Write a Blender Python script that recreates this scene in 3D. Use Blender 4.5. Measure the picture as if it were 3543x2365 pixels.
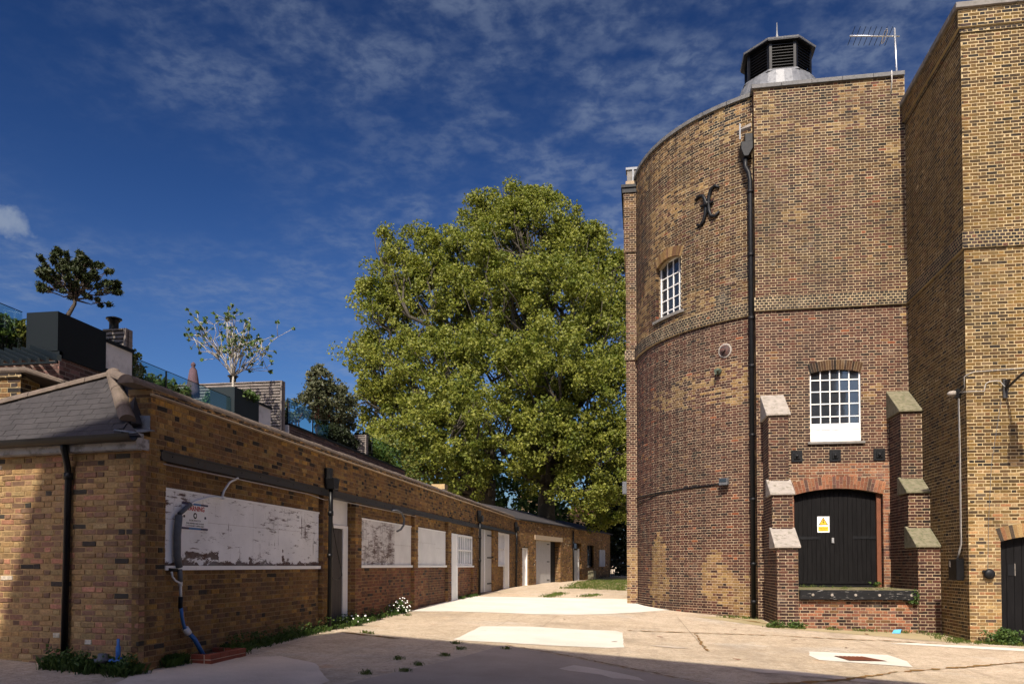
import bpy, bmesh, math, random
import numpy as np
from mathutils import Vector, Matrix

for o in list(bpy.data.objects): bpy.data.objects.remove(o)
scene = bpy.context.scene
col = scene.collection
R = math.radians

# ------------------------------------------------------------------ camera
EYE = 1.55; YAW = R(9.15); PITCH = R(1.6); LENS = 28.0; SHIFT = 0.1966
cd = bpy.data.cameras.new('camera'); cam = bpy.data.objects.new('camera', cd); col.objects.link(cam)
cam.location = (0, 0, EYE); cam.rotation_euler = (R(90)+PITCH, 0, YAW)
cd.lens = LENS; cd.sensor_width = 36; cd.shift_y = SHIFT; cd.clip_end = 6000; cd.clip_start = .05
scene.camera = cam
scene.render.resolution_x = 1024; scene.render.resolution_y = 683

# ------------------------------------------------------------------ sky and sun
SUN_EL = R(47); SUN_AZ = R(1.0)          # light travels towards +Y, turned 1 degree to +X
world = bpy.data.worlds.new('World'); scene.world = world; world.use_nodes = True
wt = world.node_tree; wt.nodes.clear()
def wn(t, **k):
    n = wt.nodes.new(t)
    for a, b in k.items(): setattr(n, a, b)
    return n
sky = wn('ShaderNodeTexSky', sky_type='NISHITA', sun_disc=False, sun_elevation=SUN_EL, sun_rotation=R(181),
         altitude=60, air_density=1.0, dust_density=2.3, ozone_density=3.0)
gam = wn('ShaderNodeGamma'); gam.inputs['Gamma'].default_value = 2.2
hsv = wn('ShaderNodeHueSaturation'); hsv.inputs['Saturation'].default_value = 1.06; hsv.inputs['Value'].default_value = .24; hsv.inputs['Hue'].default_value = .497
wt.links.new(sky.outputs[0], gam.inputs[0]); wt.links.new(gam.outputs[0], hsv.inputs['Color'])
tc = wn('ShaderNodeTexCoord'); sep = wn('ShaderNodeSeparateXYZ'); wt.links.new(tc.outputs['Generated'], sep.inputs[0])
def wm(op, a, b=None):
    n = wn('ShaderNodeMath', operation=op)
    for i, x in enumerate((a, b)):
        if x is None: continue
        if isinstance(x, (int, float)): n.inputs[i].default_value = x
        else: wt.links.new(x, n.inputs[i])
    return n.outputs[0]
zc = wm('ADD', wm('MAXIMUM', sep.outputs['Z'], 0.02), .08)
px = wm('DIVIDE', sep.outputs['X'], zc); py = wm('DIVIDE', sep.outputs['Y'], zc)
cmb = wn('ShaderNodeCombineXYZ'); wt.links.new(px, cmb.inputs[0]); wt.links.new(py, cmb.inputs[1])
def wnoise(scale, detail, rough, dist=0, off=(0, 0, 0), vec=None, stretch=(1, 1, 1)):
    mp = wn('ShaderNodeMapping'); mp.inputs['Location'].default_value = off; mp.inputs['Scale'].default_value = stretch
    wt.links.new(vec or cmb.outputs[0], mp.inputs[0])
    n = wn('ShaderNodeTexNoise'); n.inputs['Scale'].default_value = scale; n.inputs['Detail'].default_value = detail
    n.inputs['Roughness'].default_value = rough; n.inputs['Distortion'].default_value = dist
    wt.links.new(mp.outputs[0], n.inputs['Vector']); return n.outputs['Fac']
def wramp(x, a, b):
    n = wn('ShaderNodeMapRange', interpolation_type='SMOOTHSTEP'); n.inputs['From Min'].default_value = a; n.inputs['From Max'].default_value = b
    wt.links.new(x, n.inputs['Value']); return n.outputs[0]
big = wramp(wnoise(.5, 2, .45, 0, (.6, .6, 0)), .41, .58)
mid = wramp(wnoise(7.0, 5, .55, .2, (1.7, 5.2, 0), stretch=(1, 1.1, 1)), .36, .66)
fine = wramp(wnoise(24.0, 4, .6, .2, (7.3, 2.2, 0)), .32, .66)
thin = wm('MULTIPLY', wm('MULTIPLY', big, wm('ADD', wm('MULTIPLY', mid, .85), .15)), wm('ADD', wm('MULTIPLY', fine, .7), .3))
haze_ = wm('POWER', wm('SUBTRACT', 1.0, wm('MINIMUM', wm('MAXIMUM', sep.outputs['Z'], 0.0), 1.0)), 4.0)
# one small fair-weather cloud low on the left
nrm = wn('ShaderNodeVectorMath', operation='NORMALIZE'); wt.links.new(tc.outputs['Generated'], nrm.inputs[0])
def puff(d, r0, r1, scale, sq):
    sub = wn('ShaderNodeVectorMath', operation='SUBTRACT'); wt.links.new(nrm.outputs[0], sub.inputs[0]); sub.inputs[1].default_value = d
    mul = wn('ShaderNodeVectorMath', operation='MULTIPLY'); wt.links.new(sub.outputs[0], mul.inputs[0]); mul.inputs[1].default_value = sq
    ln = wn('ShaderNodeVectorMath', operation='LENGTH'); wt.links.new(mul.outputs[0], ln.inputs[0])
    nz = wnoise(scale, 5, .6, .3, (2, 1, 4), nrm.outputs[0])
    return wramp(wm('ADD', ln.outputs['Value'], wm('MULTIPLY', wm('SUBTRACT', nz, .5), .12)), r1, r0)
p1 = puff((-.632, .698, .345), 0.0, .043, 30, (1, 1, 1.7))
cl = wm('MAXIMUM', wm('ADD', wm('MULTIPLY', thin, .46), wm('MULTIPLY', haze_, .50)), wm('MULTIPLY', p1, .85))
mx = wn('ShaderNodeMix', data_type='RGBA'); wt.links.new(cl, mx.inputs['Factor']); wt.links.new(hsv.outputs[0], mx.inputs['A'])
mx.inputs['B'].default_value = (4.0, 4.9, 6.6, 1)
bg = wn('ShaderNodeBackground'); bg.inputs['Strength'].default_value = 0.05
wt.links.new(mx.outputs['Result'], bg.inputs[0])
wo = wn('ShaderNodeOutputWorld'); wt.links.new(bg.outputs[0], wo.inputs[0])

sd = bpy.data.lights.new('sun', 'SUN'); sun = bpy.data.objects.new('sun', sd); col.objects.link(sun)
sd.energy = 4.8; sd.angle = R(.53); sd.color = (1.0, .91, .76)
SUN_DIR = Vector((math.sin(SUN_AZ)*math.cos(SUN_EL), math.cos(SUN_AZ)*math.cos(SUN_EL), -math.sin(SUN_EL)))
sun.rotation_euler = SUN_DIR.to_track_quat('-Z', 'Y').to_euler(); sun.location = (-20, -40, 60)
vs = scene.view_settings; vs.view_transform = 'Standard'; vs.look = 'None'; vs.gamma = 1; vs.exposure = .42

# ------------------------------------------------------------------ materials
MATS = {}
class NT:
    def __init__(s, name):
        s.m = bpy.data.materials.new(name); s.m.use_nodes = True; s.t = s.m.node_tree
        s.b = s.t.nodes['Principled BSDF']; s.out = s.t.nodes['Material Output']
        g = s.t.nodes.new('ShaderNodeNewGeometry'); s.pos = g.outputs['Position']
    def n(s, t, **k):
        n = s.t.nodes.new(t)
        for a, b in k.items(): setattr(n, a, b)
        return n
    def l(s, a, b): s.t.links.new(a, b)
    def noise(s, scale, detail=4, rough=.55, stretch=None, dist=0, vec=None, off=(0, 0, 0)):
        v = vec or s.pos
        if stretch or off != (0, 0, 0):
            mp = s.n('ShaderNodeMapping'); mp.inputs['Scale'].default_value = stretch or (1, 1, 1); mp.inputs['Location'].default_value = off
            s.l(v, mp.inputs[0]); v = mp.outputs[0]
        n = s.n('ShaderNodeTexNoise'); n.inputs['Scale'].default_value = scale; n.inputs['Detail'].default_value = detail
        n.inputs['Roughness'].default_value = rough; n.inputs['Distortion'].default_value = dist; s.l(v, n.inputs['Vector'])
        return n.outputs['Fac']
    def rng(s, x, a, b, lo=0, hi=1):
        n = s.n('ShaderNodeMapRange'); n.inputs['From Min'].default_value = a; n.inputs['From Max'].default_value = b
        n.inputs['To Min'].default_value = lo; n.inputs['To Max'].default_value = hi; s.l(x, n.inputs['Value']); return n.outputs[0]
    def mix(s, f, a, b, mode='MIX'):
        n = s.n('ShaderNodeMix', data_type='RGBA', blend_type=mode)
        for sock, x in (('Factor', f), ('A', a), ('B', b)):
            if isinstance(x, (int, float)): n.inputs[sock].default_value = x
            elif isinstance(x, tuple): n.inputs[sock].default_value = (*x[:3], 1)
            else: s.l(x, n.inputs[sock])
        return n.outputs['Result']
    def math(s, op, a, b):
        n = s.n('ShaderNodeMath', operation=op)
        for i, x in enumerate((a, b)):
            if isinstance(x, (int, float)): n.inputs[i].default_value = x
            else: s.l(x, n.inputs[i])
        return n.outputs[0]
    def col(s, x):
        if isinstance(x, tuple): s.b.inputs['Base Color'].default_value = (*x, 1)
        else: s.l(x, s.b.inputs['Base Color'])
    def bump(s, h, dist=.003, strength=.6):
        b = s.n('ShaderNodeBump'); b.inputs['Distance'].default_value = dist; b.inputs['Strength'].default_value = strength
        s.l(h, b.inputs['Height']); s.l(b.outputs[0], s.b.inputs['Normal'])
    def rough(s, x):
        if isinstance(x, (int, float)): s.b.inputs['Roughness'].default_value = x
        else: s.l(x, s.b.inputs['Roughness'])
def val(c, k): return tuple(min(1, x*k) for x in c)
def plain(name, c, rough=.7, var=.25, scale=6, metal=0, bump=0, spec=.4, stretch=None, c2=None, f2=(.5, .65)):
    if name in MATS: return MATS[name]
    s = NT(name); nz = s.noise(scale, 5, .6, stretch)
    cc = s.mix(s.rng(nz, .25, .75), val(c, 1-var), val(c, 1+var))
    if c2: cc = s.mix(s.rng(s.noise(scale*1.7, 6, .65, stretch, off=(5, 3, 1)), *f2), cc, c2)
    s.col(cc); s.rough(s.rng(nz, .2, .8, max(.03, rough-.1), min(1, rough+.1)))
    s.b.inputs['Metallic'].default_value = metal; s.b.inputs['Specular IOR Level'].default_value = spec
    if bump: s.bump(s.noise(scale*6, 4, .6, stretch), bump)
    MATS[name] = s.m; return s.m
def brick_mat(name, stain=(.02, .02, .018), stain_amt=.35, pale=(.45, .40, .32), pale_amt=.0, sscale=.55):
    s = NT(name); at = s.n('ShaderNodeAttribute', attribute_name='tint')
    n1 = s.noise(28, 5, .65); n2 = s.noise(130, 3, .6)
    c = s.mix(1.0, at.outputs['Color'], s.mix(s.rng(n1, .3, .72), (.62, .62, .62), (1.32, 1.30, 1.26)), 'MULTIPLY')
    c = s.mix(s.math('MULTIPLY', s.rng(s.noise(sscale, 5, .62, (1, 1, .55)), .5, .72), stain_amt), c, stain)
    c = s.mix(s.math('MULTIPLY', s.rng(s.noise(1.6, 5, .65, (1, 1, .09), off=(3, 1, 6)), .54, .74), stain_amt*.9), c, stain)
    if pale_amt: c = s.mix(s.math('MULTIPLY', s.rng(s.noise(sscale*2.3, 6, .7, off=(9, 2, 4)), .60, .75), pale_amt), c, pale)
    s.col(c); s.rough(.86); s.b.inputs['Specular IOR Level'].default_value = .25
    s.bump(s.math('ADD', n1, s.math('MULTIPLY', n2, .5)), .004, .7)
    MATS[name] = s.m; return s.m
def mortar_mat(name, c, c2, dark=.45, sscale=.6):
    s = NT(name); n1 = s.noise(9, 5, .65)
    cc = s.mix(s.rng(n1, .3, .7), c, c2)
    cc = s.mix(s.math('MULTIPLY', s.rng(s.noise(sscale, 5, .62, (1, 1, .55)), .5, .72), dark), cc, val(c, .25))
    cc = s.mix(s.math('MULTIPLY', s.rng(s.noise(1.6, 5, .65, (1, 1, .09), off=(3, 1, 6)), .54, .74), dark*.9), cc, val(c, .25))
    s.col(cc); s.rough(.95); s.b.inputs['Specular IOR Level'].default_value = .1; s.bump(s.noise(90, 3, .6), .004, .6)
    MATS[name] = s.m; return s.m

M_BT = brick_mat('brick_tower', stain_amt=.5, pale_amt=.20)
M_BR = brick_mat('brick_stock', stain_amt=.42, pale_amt=.10)
M_BL = brick_mat('brick_range', stain_amt=.45, pale_amt=.12)
M_BF = brick_mat('brick_front', stain_amt=.22, pale_amt=.30, pale=(.42, .38, .32))
M_BH = brick_mat('brick_house', stain_amt=.1)
M_MT = mortar_mat('mortar_tower', (.42, .325, .22), (.32, .24, .16), .55)
M_MU = mortar_mat('mortar_tower_upper', (.45, .36, .225), (.335, .26, .158), .6)
M_MR = mortar_mat('mortar_stock', (.48, .375, .215), (.37, .285, .155), .5)
M_ML = mortar_mat('mortar_range', (.30, .205, .11), (.20, .135, .07), .4)
M_MF = mortar_mat('mortar_front', (.38, .26, .13), (.28, .18, .09), .3)
M_MH = mortar_mat('mortar_house', (.22, .18, .16), (.17, .14, .125), .1)
M_BLACK = plain('black_paint', (.006, .006, .007), .42, .3, 5, spec=.25)
M_IRON = plain('black_iron', (.007, .0075, .009), .5, .35, 9, spec=.25, bump=.002)
M_STEEL = plain('steel_beam', (.040, .040, .042), .6, .3, 4, spec=.3, c2=(.05, .03, .02), f2=(.55, .75))
M_LEAD = plain('lead', (.175, .18, .19), .5, .18, 5, metal=.25, c2=(.12, .125, .135))
M_LEADD = plain('lead_flashing', (.13, .145, .17), .5, .25, 6, metal=.3, c2=(.20, .21, .23))
M_COPE = plain('coping_stone', (.19, .175, .16), .85, .25, 4, bump=.004, c2=(.12, .11, .09), f2=(.5, .7))
M_EDGE = plain('weathered_coping', (.125, .122, .120), .7, .25, 5, c2=(.07, .068, .062), f2=(.5, .68), bump=.004)
M_CAP = plain('cap_stone', (.31, .275, .24), .9, .2, 5, bump=.005, c2=(.17, .15, .11), f2=(.52, .66))
M_CAPM = plain('cap_stone_mossy', (.185, .165, .11), .9, .25, 6, bump=.006, c2=(.10, .10, .05), f2=(.45, .65))
M_TILE = plain('ridge_tile', (.13, .10, .08), .85, .25, 7, bump=.005, c2=(.10, .075, .055), f2=(.48, .66))
M_SLATE = plain('slate', (.045, .041, .043), .75, .25, 3.5, bump=.003, spec=.2, c2=(.07, .063, .062), f2=(.58, .72))
M_WHITE = plain('white_paint', (.80, .79, .77), .5, .06, 3, c2=(.55, .53, .50), f2=(.62, .78))
M_GREYW = plain('grey_white_paint', (.47, .46, .45), .55, .1, 3, c2=(.30, .28, .26), f2=(.6, .75))
M_PLASTIC = plain('white_plastic', (.70, .70, .70), .4, .06, 5)
M_CABLE = plain('dirty_cable', (.40, .38, .35), .6, .2, 9)
M_GREYF = plain('grey_foam', (.10, .105, .115), .7, .2, 12)
M_BLUE = plain('blue_pipe', (.025, .12, .36), .45, .15, 10)
M_RENDER = plain('white_render', (.60, .58, .57), .85, .08, 2.5, c2=(.48, .46, .45))
M_PLANTER = plain('dark_planter', (.006, .0095, .012), .6, .12, 2, spec=.15)
M_PLANTER2 = plain('grey_planter', (.014, .021, .024), .6, .12, 2, spec=.2)
M_WOODG = plain('weathered_slat', (.19, .165, .15), .8, .25, 3, stretch=(1, 1, 8), c2=(.11, .09, .08))
M_DOORW = plain('old_timber', (.055, .048, .045), .8, .4, 2.5, stretch=(6, 6, .6), c2=(.14, .055, .02), f2=(.66, .8))
M_TIMBER = plain('black_timber', (.010, .010, .011), .6, .3, 3, spec=.2, stretch=(1.2, 6, 9), bump=.004, c2=(.38, .36, .33), f2=(.60, .70))
M_DOORB = plain('black_door', (.0085, .008, .0085), .55, .3, 3, stretch=(5, 5, .8), bump=.003, spec=.08, c2=(.12, .115, .11), f2=(.70, .80))
M_BROWN = plain('brown_frame', (.16, .055, .025), .6, .2, 6)
M_RUST = plain('rust_red', (.22, .065, .03), .7, .3, 8, c2=(.10, .035, .02))
M_BARK = plain('plane_bark', (.050, .042, .030), .9, .35, 2.0, bump=.02, c2=(.11, .10, .06), f2=(.58, .64))
M_BARKP = plain('pale_bark', (.36, .33, .28), .85, .2, 9, bump=.004)
M_BARKD = plain('dark_bark', (.06, .045, .035), .9, .3, 9, bump=.006)
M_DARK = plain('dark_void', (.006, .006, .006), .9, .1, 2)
M_FLAT = plain('felt_roof', (.09, .088, .085), .9, .25, 3)
M_ALU = plain('aluminium', (.55, .55, .55), .4, .1, 6, metal=.8)
M_RED = plain('sign_red', (.42, .012, .012), .5, .03, 5)
M_INK = plain('sign_ink', (.012, .012, .018), .5, .03, 5)
M_SIGNW = plain('sign_white', (.80, .80, .80), .4, .02, 5)
M_SIGNY = plain('sign_yellow', (.80, .50, .03), .4, .03, 5)
M_NAVY = plain('sign_navy', (.03, .022, .08), .5, .03, 5)
M_SIGNB = plain('sign_blue', (.03, .16, .40), .5, .05, 5)
M_MAUVE = plain('parasol_cloth', (.085, .05, .062), .85, .15, 6)
M_MORTB = plain('fillet', (.42, .33, .23), .95, .15, 8, bump=.004)
M_SOIL = plain('soil', (.05, .04, .03), .95, .3, 9, bump=.01)
M_BGB = plain('far_brick', (.27, .19, .10), .9, .25, 1.2, c2=(.17, .11, .06))
M_BGR = plain('far_roof', (.16, .07, .05), .9, .2, 2)

def board_mat(name, thr=(.56, .63), low=.0, white=(.62, .615, .62), amt=.35, holes=()):
    s = NT(name)
    a = s.noise(10.0, 9, .78, (1, .30, 1.9), .2); b = s.noise(1.3, 4, .6, (1, .8, 1.2), off=(2, 7, 3)); v = s.noise(4.0, 8, .78, (1, 3.4, .35), .1, off=(6, 1, 2))
    f = s.rng(s.math('ADD', s.math('MAXIMUM', a, s.math('SUBTRACT', v, .03)), s.math('MULTIPLY', s.math('SUBTRACT', b, .5), amt)), *thr)
    sp = s.n('ShaderNodeSeparateXYZ'); s.l(s.pos, sp.inputs[0])
    if low:                                    # paint has flaked off along the bottom edge
        e = s.math('ADD', s.math('MULTIPLY', s.noise(3.2, 8, .72, (1, .8, 1.4), .4, off=(1, 4, 9)), .75), s.rng(sp.outputs['Z'], 1.55, 1.80, .235, -.16))
        f = s.math('MAXIMUM', f, s.rng(e, .50, .53))
    for y0, y1, z0, z1 in holes:               # larger flakes that have come away
        wob = s.math('MULTIPLY', s.math('SUBTRACT', s.noise(6, 8, .75, (1, .6, 1.3), .3), .5), .34)
        dy = s.math('SUBTRACT', s.math('ABSOLUTE', s.math('SUBTRACT', sp.outputs['Y'], (y0+y1)/2), 0), (y1-y0)/2); dz = s.math('SUBTRACT', s.math('ABSOLUTE', s.math('SUBTRACT', sp.outputs['Z'], (z0+z1)/2), 0), (z1-z0)/2)
        f = s.math('MAXIMUM', f, s.rng(s.math('ADD', s.math('MAXIMUM', dy, dz), wob), .006, -.006))
    base = s.mix(s.rng(s.noise(3, 4, .6), .4, .65), (.075, .028, .020), (.16, .14, .135))
    wcol = s.mix(s.rng(s.noise(1.5, 5, .6, off=(3, 3, 0)), .35, .75), white, val(white, .80))
    s.col(s.mix(f, wcol, base)); s.rough(.62); s.bump(s.math('SUBTRACT', 1.0, f), .002, .8); s.b.inputs['Specular IOR Level'].default_value = .3
    MATS[name] = s.m; return s.m
M_BOARD1 = board_mat('peeling_board', (.568, .63), 1, (.86, .85, .84), .42, [(10.42, 11.28, 1.655, 1.745), (13.42, 13.47, 1.58, 1.84), (12.22, 12.36, 1.56, 1.70)])
M_BOARD2 = board_mat('worn_board', (.47, .60), .0, (.70, .68, .67), .5)
M_BOARD3 = board_mat('sound_board', (.70, .80), .0, (.76, .75, .74), .25)

def glass_dark():
    s = NT('window_glass'); s.col(s.mix(s.rng(s.noise(1.2, 3, .5), .3, .7), (.010, .013, .018), (.03, .036, .045))); s.rough(.04)
    s.b.inputs['Specular IOR Level'].default_value = .8; s.b.inputs['IOR'].default_value = 1.6
    s.bump(s.noise(2.0, 2, .5), .004, .25); return s.m
M_GLASS = glass_dark()
def glass_clear(name, tint, refl):
    m = bpy.data.materials.new(name); m.use_nodes = True; t = m.node_tree; t.nodes.clear()
    o = t.nodes.new('ShaderNodeOutputMaterial'); mixs = t.nodes.new('ShaderNodeMixShader'); tr = t.nodes.new('ShaderNodeBsdfTransparent')
    gl = t.nodes.new('ShaderNodeBsdfGlossy'); fr = t.nodes.new('ShaderNodeFresnel'); mul = t.nodes.new('ShaderNodeMath'); mul.operation = 'MULTIPLY_ADD'
    tr.inputs[0].default_value = (*tint, 1); gl.inputs['Roughness'].default_value = .02; gl.inputs['Color'].default_value = (.5, .54, .56, 1)
    fr.inputs['IOR'].default_value = 1.5; mul.inputs[1].default_value = .16; mul.inputs[2].default_value = refl
    t.links.new(fr.outputs[0], mul.inputs[0]); t.links.new(mul.outputs[0], mixs.inputs[0])
    t.links.new(tr.outputs[0], mixs.inputs[1]); t.links.new(gl.outputs[0], mixs.inputs[2]); t.links.new(mixs.outputs[0], o.inputs[0])
    return m
M_GLASSC = glass_clear('balustrade_glass', (.74, .88, .90), .015)

def leaf_mat(name, c1, c2, c3, trans=.35, scale=.9):
    s = NT(name); at = s.n('ShaderNodeAttribute', attribute_name='tint')
    n = s.noise(scale, 3, .5)
    c = s.mix(at.outputs['Fac'], c1, c2); c = s.mix(s.rng(n, .52, .70), c, c3)
    s.col(c); s.rough(.5); s.b.inputs['Specular IOR Level'].default_value = .25
    tr = s.n('ShaderNodeBsdfTranslucent'); s.l(s.mix(1.0, c, (1.0, 1.12, .6), 'MULTIPLY'), tr.inputs['Color'])
    ms = s.n('ShaderNodeMixShader'); ms.inputs[0].default_value = trans
    s.l(s.b.outputs[0], ms.inputs[1]); s.l(tr.outputs[0], ms.inputs[2]); s.l(ms.outputs[0], s.out.inputs[0])
    MATS[name] = s.m; return s.m
M_PLANE = leaf_mat('plane_leaf', (.130, .155, .022), (.245, .245, .045), (.090, .120, .016), .36)
M_PINE = leaf_mat('pine_needle', (.022, .035, .012), (.045, .055, .018), (.03, .04, .012), .1)
M_FIG = leaf_mat('fig_leaf', (.06, .11, .025), (.11, .15, .035), (.07, .12, .03), .25, 3)
M_OLIVE = leaf_mat('olive_leaf', (.045, .055, .022), (.105, .105, .055), (.06, .07, .03), .15, 2)
M_SHRUB = leaf_mat('shrub_leaf', (.05, .08, .015), (.13, .12, .02), (.06, .10, .02), .25, 2)
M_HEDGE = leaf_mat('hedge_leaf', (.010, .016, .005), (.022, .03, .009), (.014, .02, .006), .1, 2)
M_GRASS = leaf_mat('grass_blade', (.055, .10, .015), (.13, .15, .03), (.07, .11, .02), .25, 2)
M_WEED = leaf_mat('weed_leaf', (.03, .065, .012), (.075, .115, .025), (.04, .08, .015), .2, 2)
M_DAISY = plain('daisy_petal', (.80, .80, .76), .6, .05, 5)
M_MOSS = plain('rusty_moss', (.24, .115, .035), .95, .35, 14, c2=(.13, .13, .03), f2=(.5, .6), bump=.01)

def ground_mat():
    s = NT('yard_tarmac')
    big = s.noise(.22, 5, .6); m = s.noise(1.3, 6, .65); g = s.noise(46, 4, .7); sp = s.noise(150, 2, .6)
    c = s.mix(s.rng(big, .35, .66), (.475, .375, .262), (.575, .462, .345))
    c = s.mix(s.rng(m, .42, .72, 0, .8), c, (.345, .262, .175))
    c = s.mix(s.rng(s.noise(.5, 4, .6, off=(11, 3, 0)), .56, .68, 0, .6), c, (.48, .43, .365))
    c = s.mix(s.rng(g, .56, .70, 0, .8), c, (.70, .60, .46)); c = s.mix(s.rng(g, .44, .32, 0, .85), c, (.17, .13, .095))
    g2 = s.noise(17, 5, .7, off=(2, 2, 0)); c = s.mix(s.rng(g2, .55, .70, 0, .65), c, (.67, .56, .42)); c = s.mix(s.rng(g2, .45, .33, 0, .7), c, (.23, .18, .13))
    c = s.mix(s.rng(s.noise(.8, 5, .7, off=(4, 9, 0)), .64, .76, 0, .55), c, (.52, .27, .11))
    g3 = s.noise(7.5, 6, .72, off=(5, 2, 0)); c = s.mix(s.rng(g3, .54, .68, 0, .55), c, (.62, .54, .44)); c = s.mix(s.rng(g3, .46, .34, 0, .55), c, (.26, .205, .15))
    st = s.noise(.33, 6, .68, (1, .6, 1), off=(8, 5, 0)); c = s.mix(s.rng(st, .54, .66, 0, .45), c, (.25, .20, .15))
    tr_ = s.noise(1.1, 5, .6, (2.6, .22, 1), off=(4, 1, 0)); c = s.mix(s.rng(tr_, .56, .70, 0, .35), c, (.27, .215, .16))
    s.col(c); s.rough(.93); s.b.inputs['Specular IOR Level'].default_value = .15
    s.bump(s.math('ADD', g, s.math('MULTIPLY', sp, .6)), .012, .8); return s.m
def green_ground():
    s = NT('far_ground'); c = s.mix(s.rng(s.noise(.6, 5, .6), .4, .6), (.30, .21, .12), (.16, .15, .05)); s.col(c); s.rough(.95); return s.m
def concrete_mat(name, a, b):
    s = NT(name); n = s.noise(.9, 6, .65); g = s.noise(60, 4, .65)
    c = s.mix(s.rng(n, .35, .7), a, b); c = s.mix(s.rng(g, .56, .70, 0, .6), c, val(b, .55)); c = s.mix(s.rng(s.noise(24, 5, .7, off=(1, 1, 0)), .56, .70, 0, .45), c, val(a, 1.18))
    c = s.mix(s.rng(s.noise(2.2, 6, .7, off=(3, 8, 0)), .64, .72, 0, .5), c, (.34, .25, .16))
    s.col(c); s.rough(.9); s.b.inputs['Specular IOR Level'].default_value = .2; s.bump(g, .004, .5); return s.m
M_GROUND = ground_mat(); M_FAR = green_ground()
M_CONC = concrete_mat('new_concrete', (.66, .625, .55), (.56, .525, .45))
M_CONCO = concrete_mat('old_concrete', (.60, .50, .40), (.46, .38, .30))
M_TARD = concrete_mat('dark_tarmac', (.40, .325, .255), (.31, .25, .195))

# ------------------------------------------------------------------ mesh helpers
WL = {}
def V3(p): return np.array(p, float)
class MB:
    def __init__(s): s.v = []; s.f = []
    def quad(s, *ps):
        b = len(s.v); s.v += [tuple(map(float, p)) for p in ps]; s.f.append(tuple(range(b, b+len(ps)))); return s
    def obox(s, o, a, b, c):                       # corner and three edge vectors
        o, a, b, c = map(V3, (o, a, b, c))
        if np.dot(np.cross(a, b), c) < 0: a, b = b, a
        k = len(s.v); s.v += [tuple(o+i*a+j*b+l*c) for l in (0, 1) for j in (0, 1) for i in (0, 1)]
        s.f += [(k, k+2, k+3, k+1), (k+4, k+5, k+7, k+6), (k, k+1, k+5, k+4), (k+2, k+6, k+7, k+3), (k, k+4, k+6, k+2), (k+1, k+3, k+7, k+5)]
        return s
    def box(s, x0, x1, y0, y1, z0, z1): return s.obox((x0, y0, z0), (x1-x0, 0, 0), (0, y1-y0, 0), (0, 0, z1-z0))
    def prism(s, poly, vec):                       # extruded polygon of 3D points
        n = len(poly); k = len(s.v); P = [V3(p) for p in poly]; e = V3(vec)
        nrm = sum((np.cross(P[i]-P[0], P[(i+1) % n]-P[0]) for i in range(n)), np.zeros(3))
        if np.dot(nrm, e) > 0: P = P[::-1]
        s.v += [tuple(p) for p in P]+[tuple(p+e) for p in P]
        s.f.append(tuple(range(k, k+n))); s.f.append(tuple(range(k+2*n-1, k+n-1, -1)))
        for i in range(n): j = (i+1) % n; s.f.append((k+j, k+i, k+n+i, k+n+j))
        return s
    def tube(s, path, r, seg=8, cap=True):
        P = [V3(p) for p in path]; n = len(P); rr = r if isinstance(r, (list, tuple)) else [r]*n; k = len(s.v); u = None
        for i in range(n):
            t = P[min(i+1, n-1)]-P[max(i-1, 0)]; t /= np.linalg.norm(t)+1e-9
            if u is None: u = np.cross(t, (0, 0, 1.) if abs(t[2]) < .9 else (1., 0, 0))
            u = u-t*np.dot(u, t); u /= np.linalg.norm(u)+1e-9; w = np.cross(t, u)
            for j in range(seg):
                a = 2*math.pi*j/seg; s.v.append(tuple(P[i]+rr[i]*(math.cos(a)*u+math.sin(a)*w)))
        for i in range(n-1):
            for j in range(seg):
                a = k+i*seg+j; b = k+i*seg+(j+1) % seg; s.f.append((a, b, b+seg, a+seg))
        if cap: s.f.append(tuple(range(k+seg-1, k-1, -1))); s.f.append(tuple(range(k+(n-1)*seg, k+n*seg)))
        return s
    def lathe(s, c, prof, seg=16, ax=(0, 0, 1)):   # profile of (radius, height)
        ax = V3(ax); ax /= np.linalg.norm(ax); u = np.cross(ax, (1., 0, 0) if abs(ax[0]) < .9 else (0, 1., 0)); u /= np.linalg.norm(u); w = np.cross(ax, u)
        k = len(s.v); c = V3(c)
        for r, h in prof:
            for j in range(seg):
                a = 2*math.pi*j/seg; s.v.append(tuple(c+ax*h+r*(math.cos(a)*u+math.sin(a)*w)))
        for i in range(len(prof)-1):
            for j in range(seg):
                a = k+i*seg+j; b = k+i*seg+(j+1) % seg; s.f.append((a, b, b+seg, a+seg))
        s.f.append(tuple(range(k+seg-1, k-1, -1))); s.f.append(tuple(range(k+(len(prof)-1)*seg, k+len(prof)*seg)))
        return s
    def build(s, name, mat, parent=None, smooth=False, origin=None, bevel=0):
        return mk(name, np.array(s.v, float).reshape(-1, 3), s.f, mat, parent, smooth, origin, bevel=bevel)
def mk(name, v, f, mat, parent=None, smooth=False, origin=None, tint=None, bevel=0):
    if origin is None:
        lo, hi = v.min(0), v.max(0); origin = np.array([(lo[0]+hi[0])/2, (lo[1]+hi[1])/2, lo[2]])
    origin = V3(origin); me = bpy.data.meshes.new(name)
    me.from_pydata((v-origin).tolist(), [], f)
    if tint is not None:
        a = me.attributes.new('tint', 'FLOAT_COLOR', 'POINT'); a.data.foreach_set('color', np.asarray(tint, np.float32).ravel())
    if mat: me.materials.append(mat)
    if bevel:
        bm = bmesh.new(); bm.from_mesh(me); bmesh.ops.recalc_face_normals(bm, faces=bm.faces)
        bmesh.ops.bevel(bm, geom=[e for e in bm.edges if e.calc_face_angle(0) > .5], offset=bevel, segments=1, affect='EDGES', clamp_overlap=True); bm.to_mesh(me); bm.free()
    if smooth: me.shade_smooth()
    o = bpy.data.objects.new(name, me); col.objects.link(o); place(o, origin, parent); return o
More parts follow.
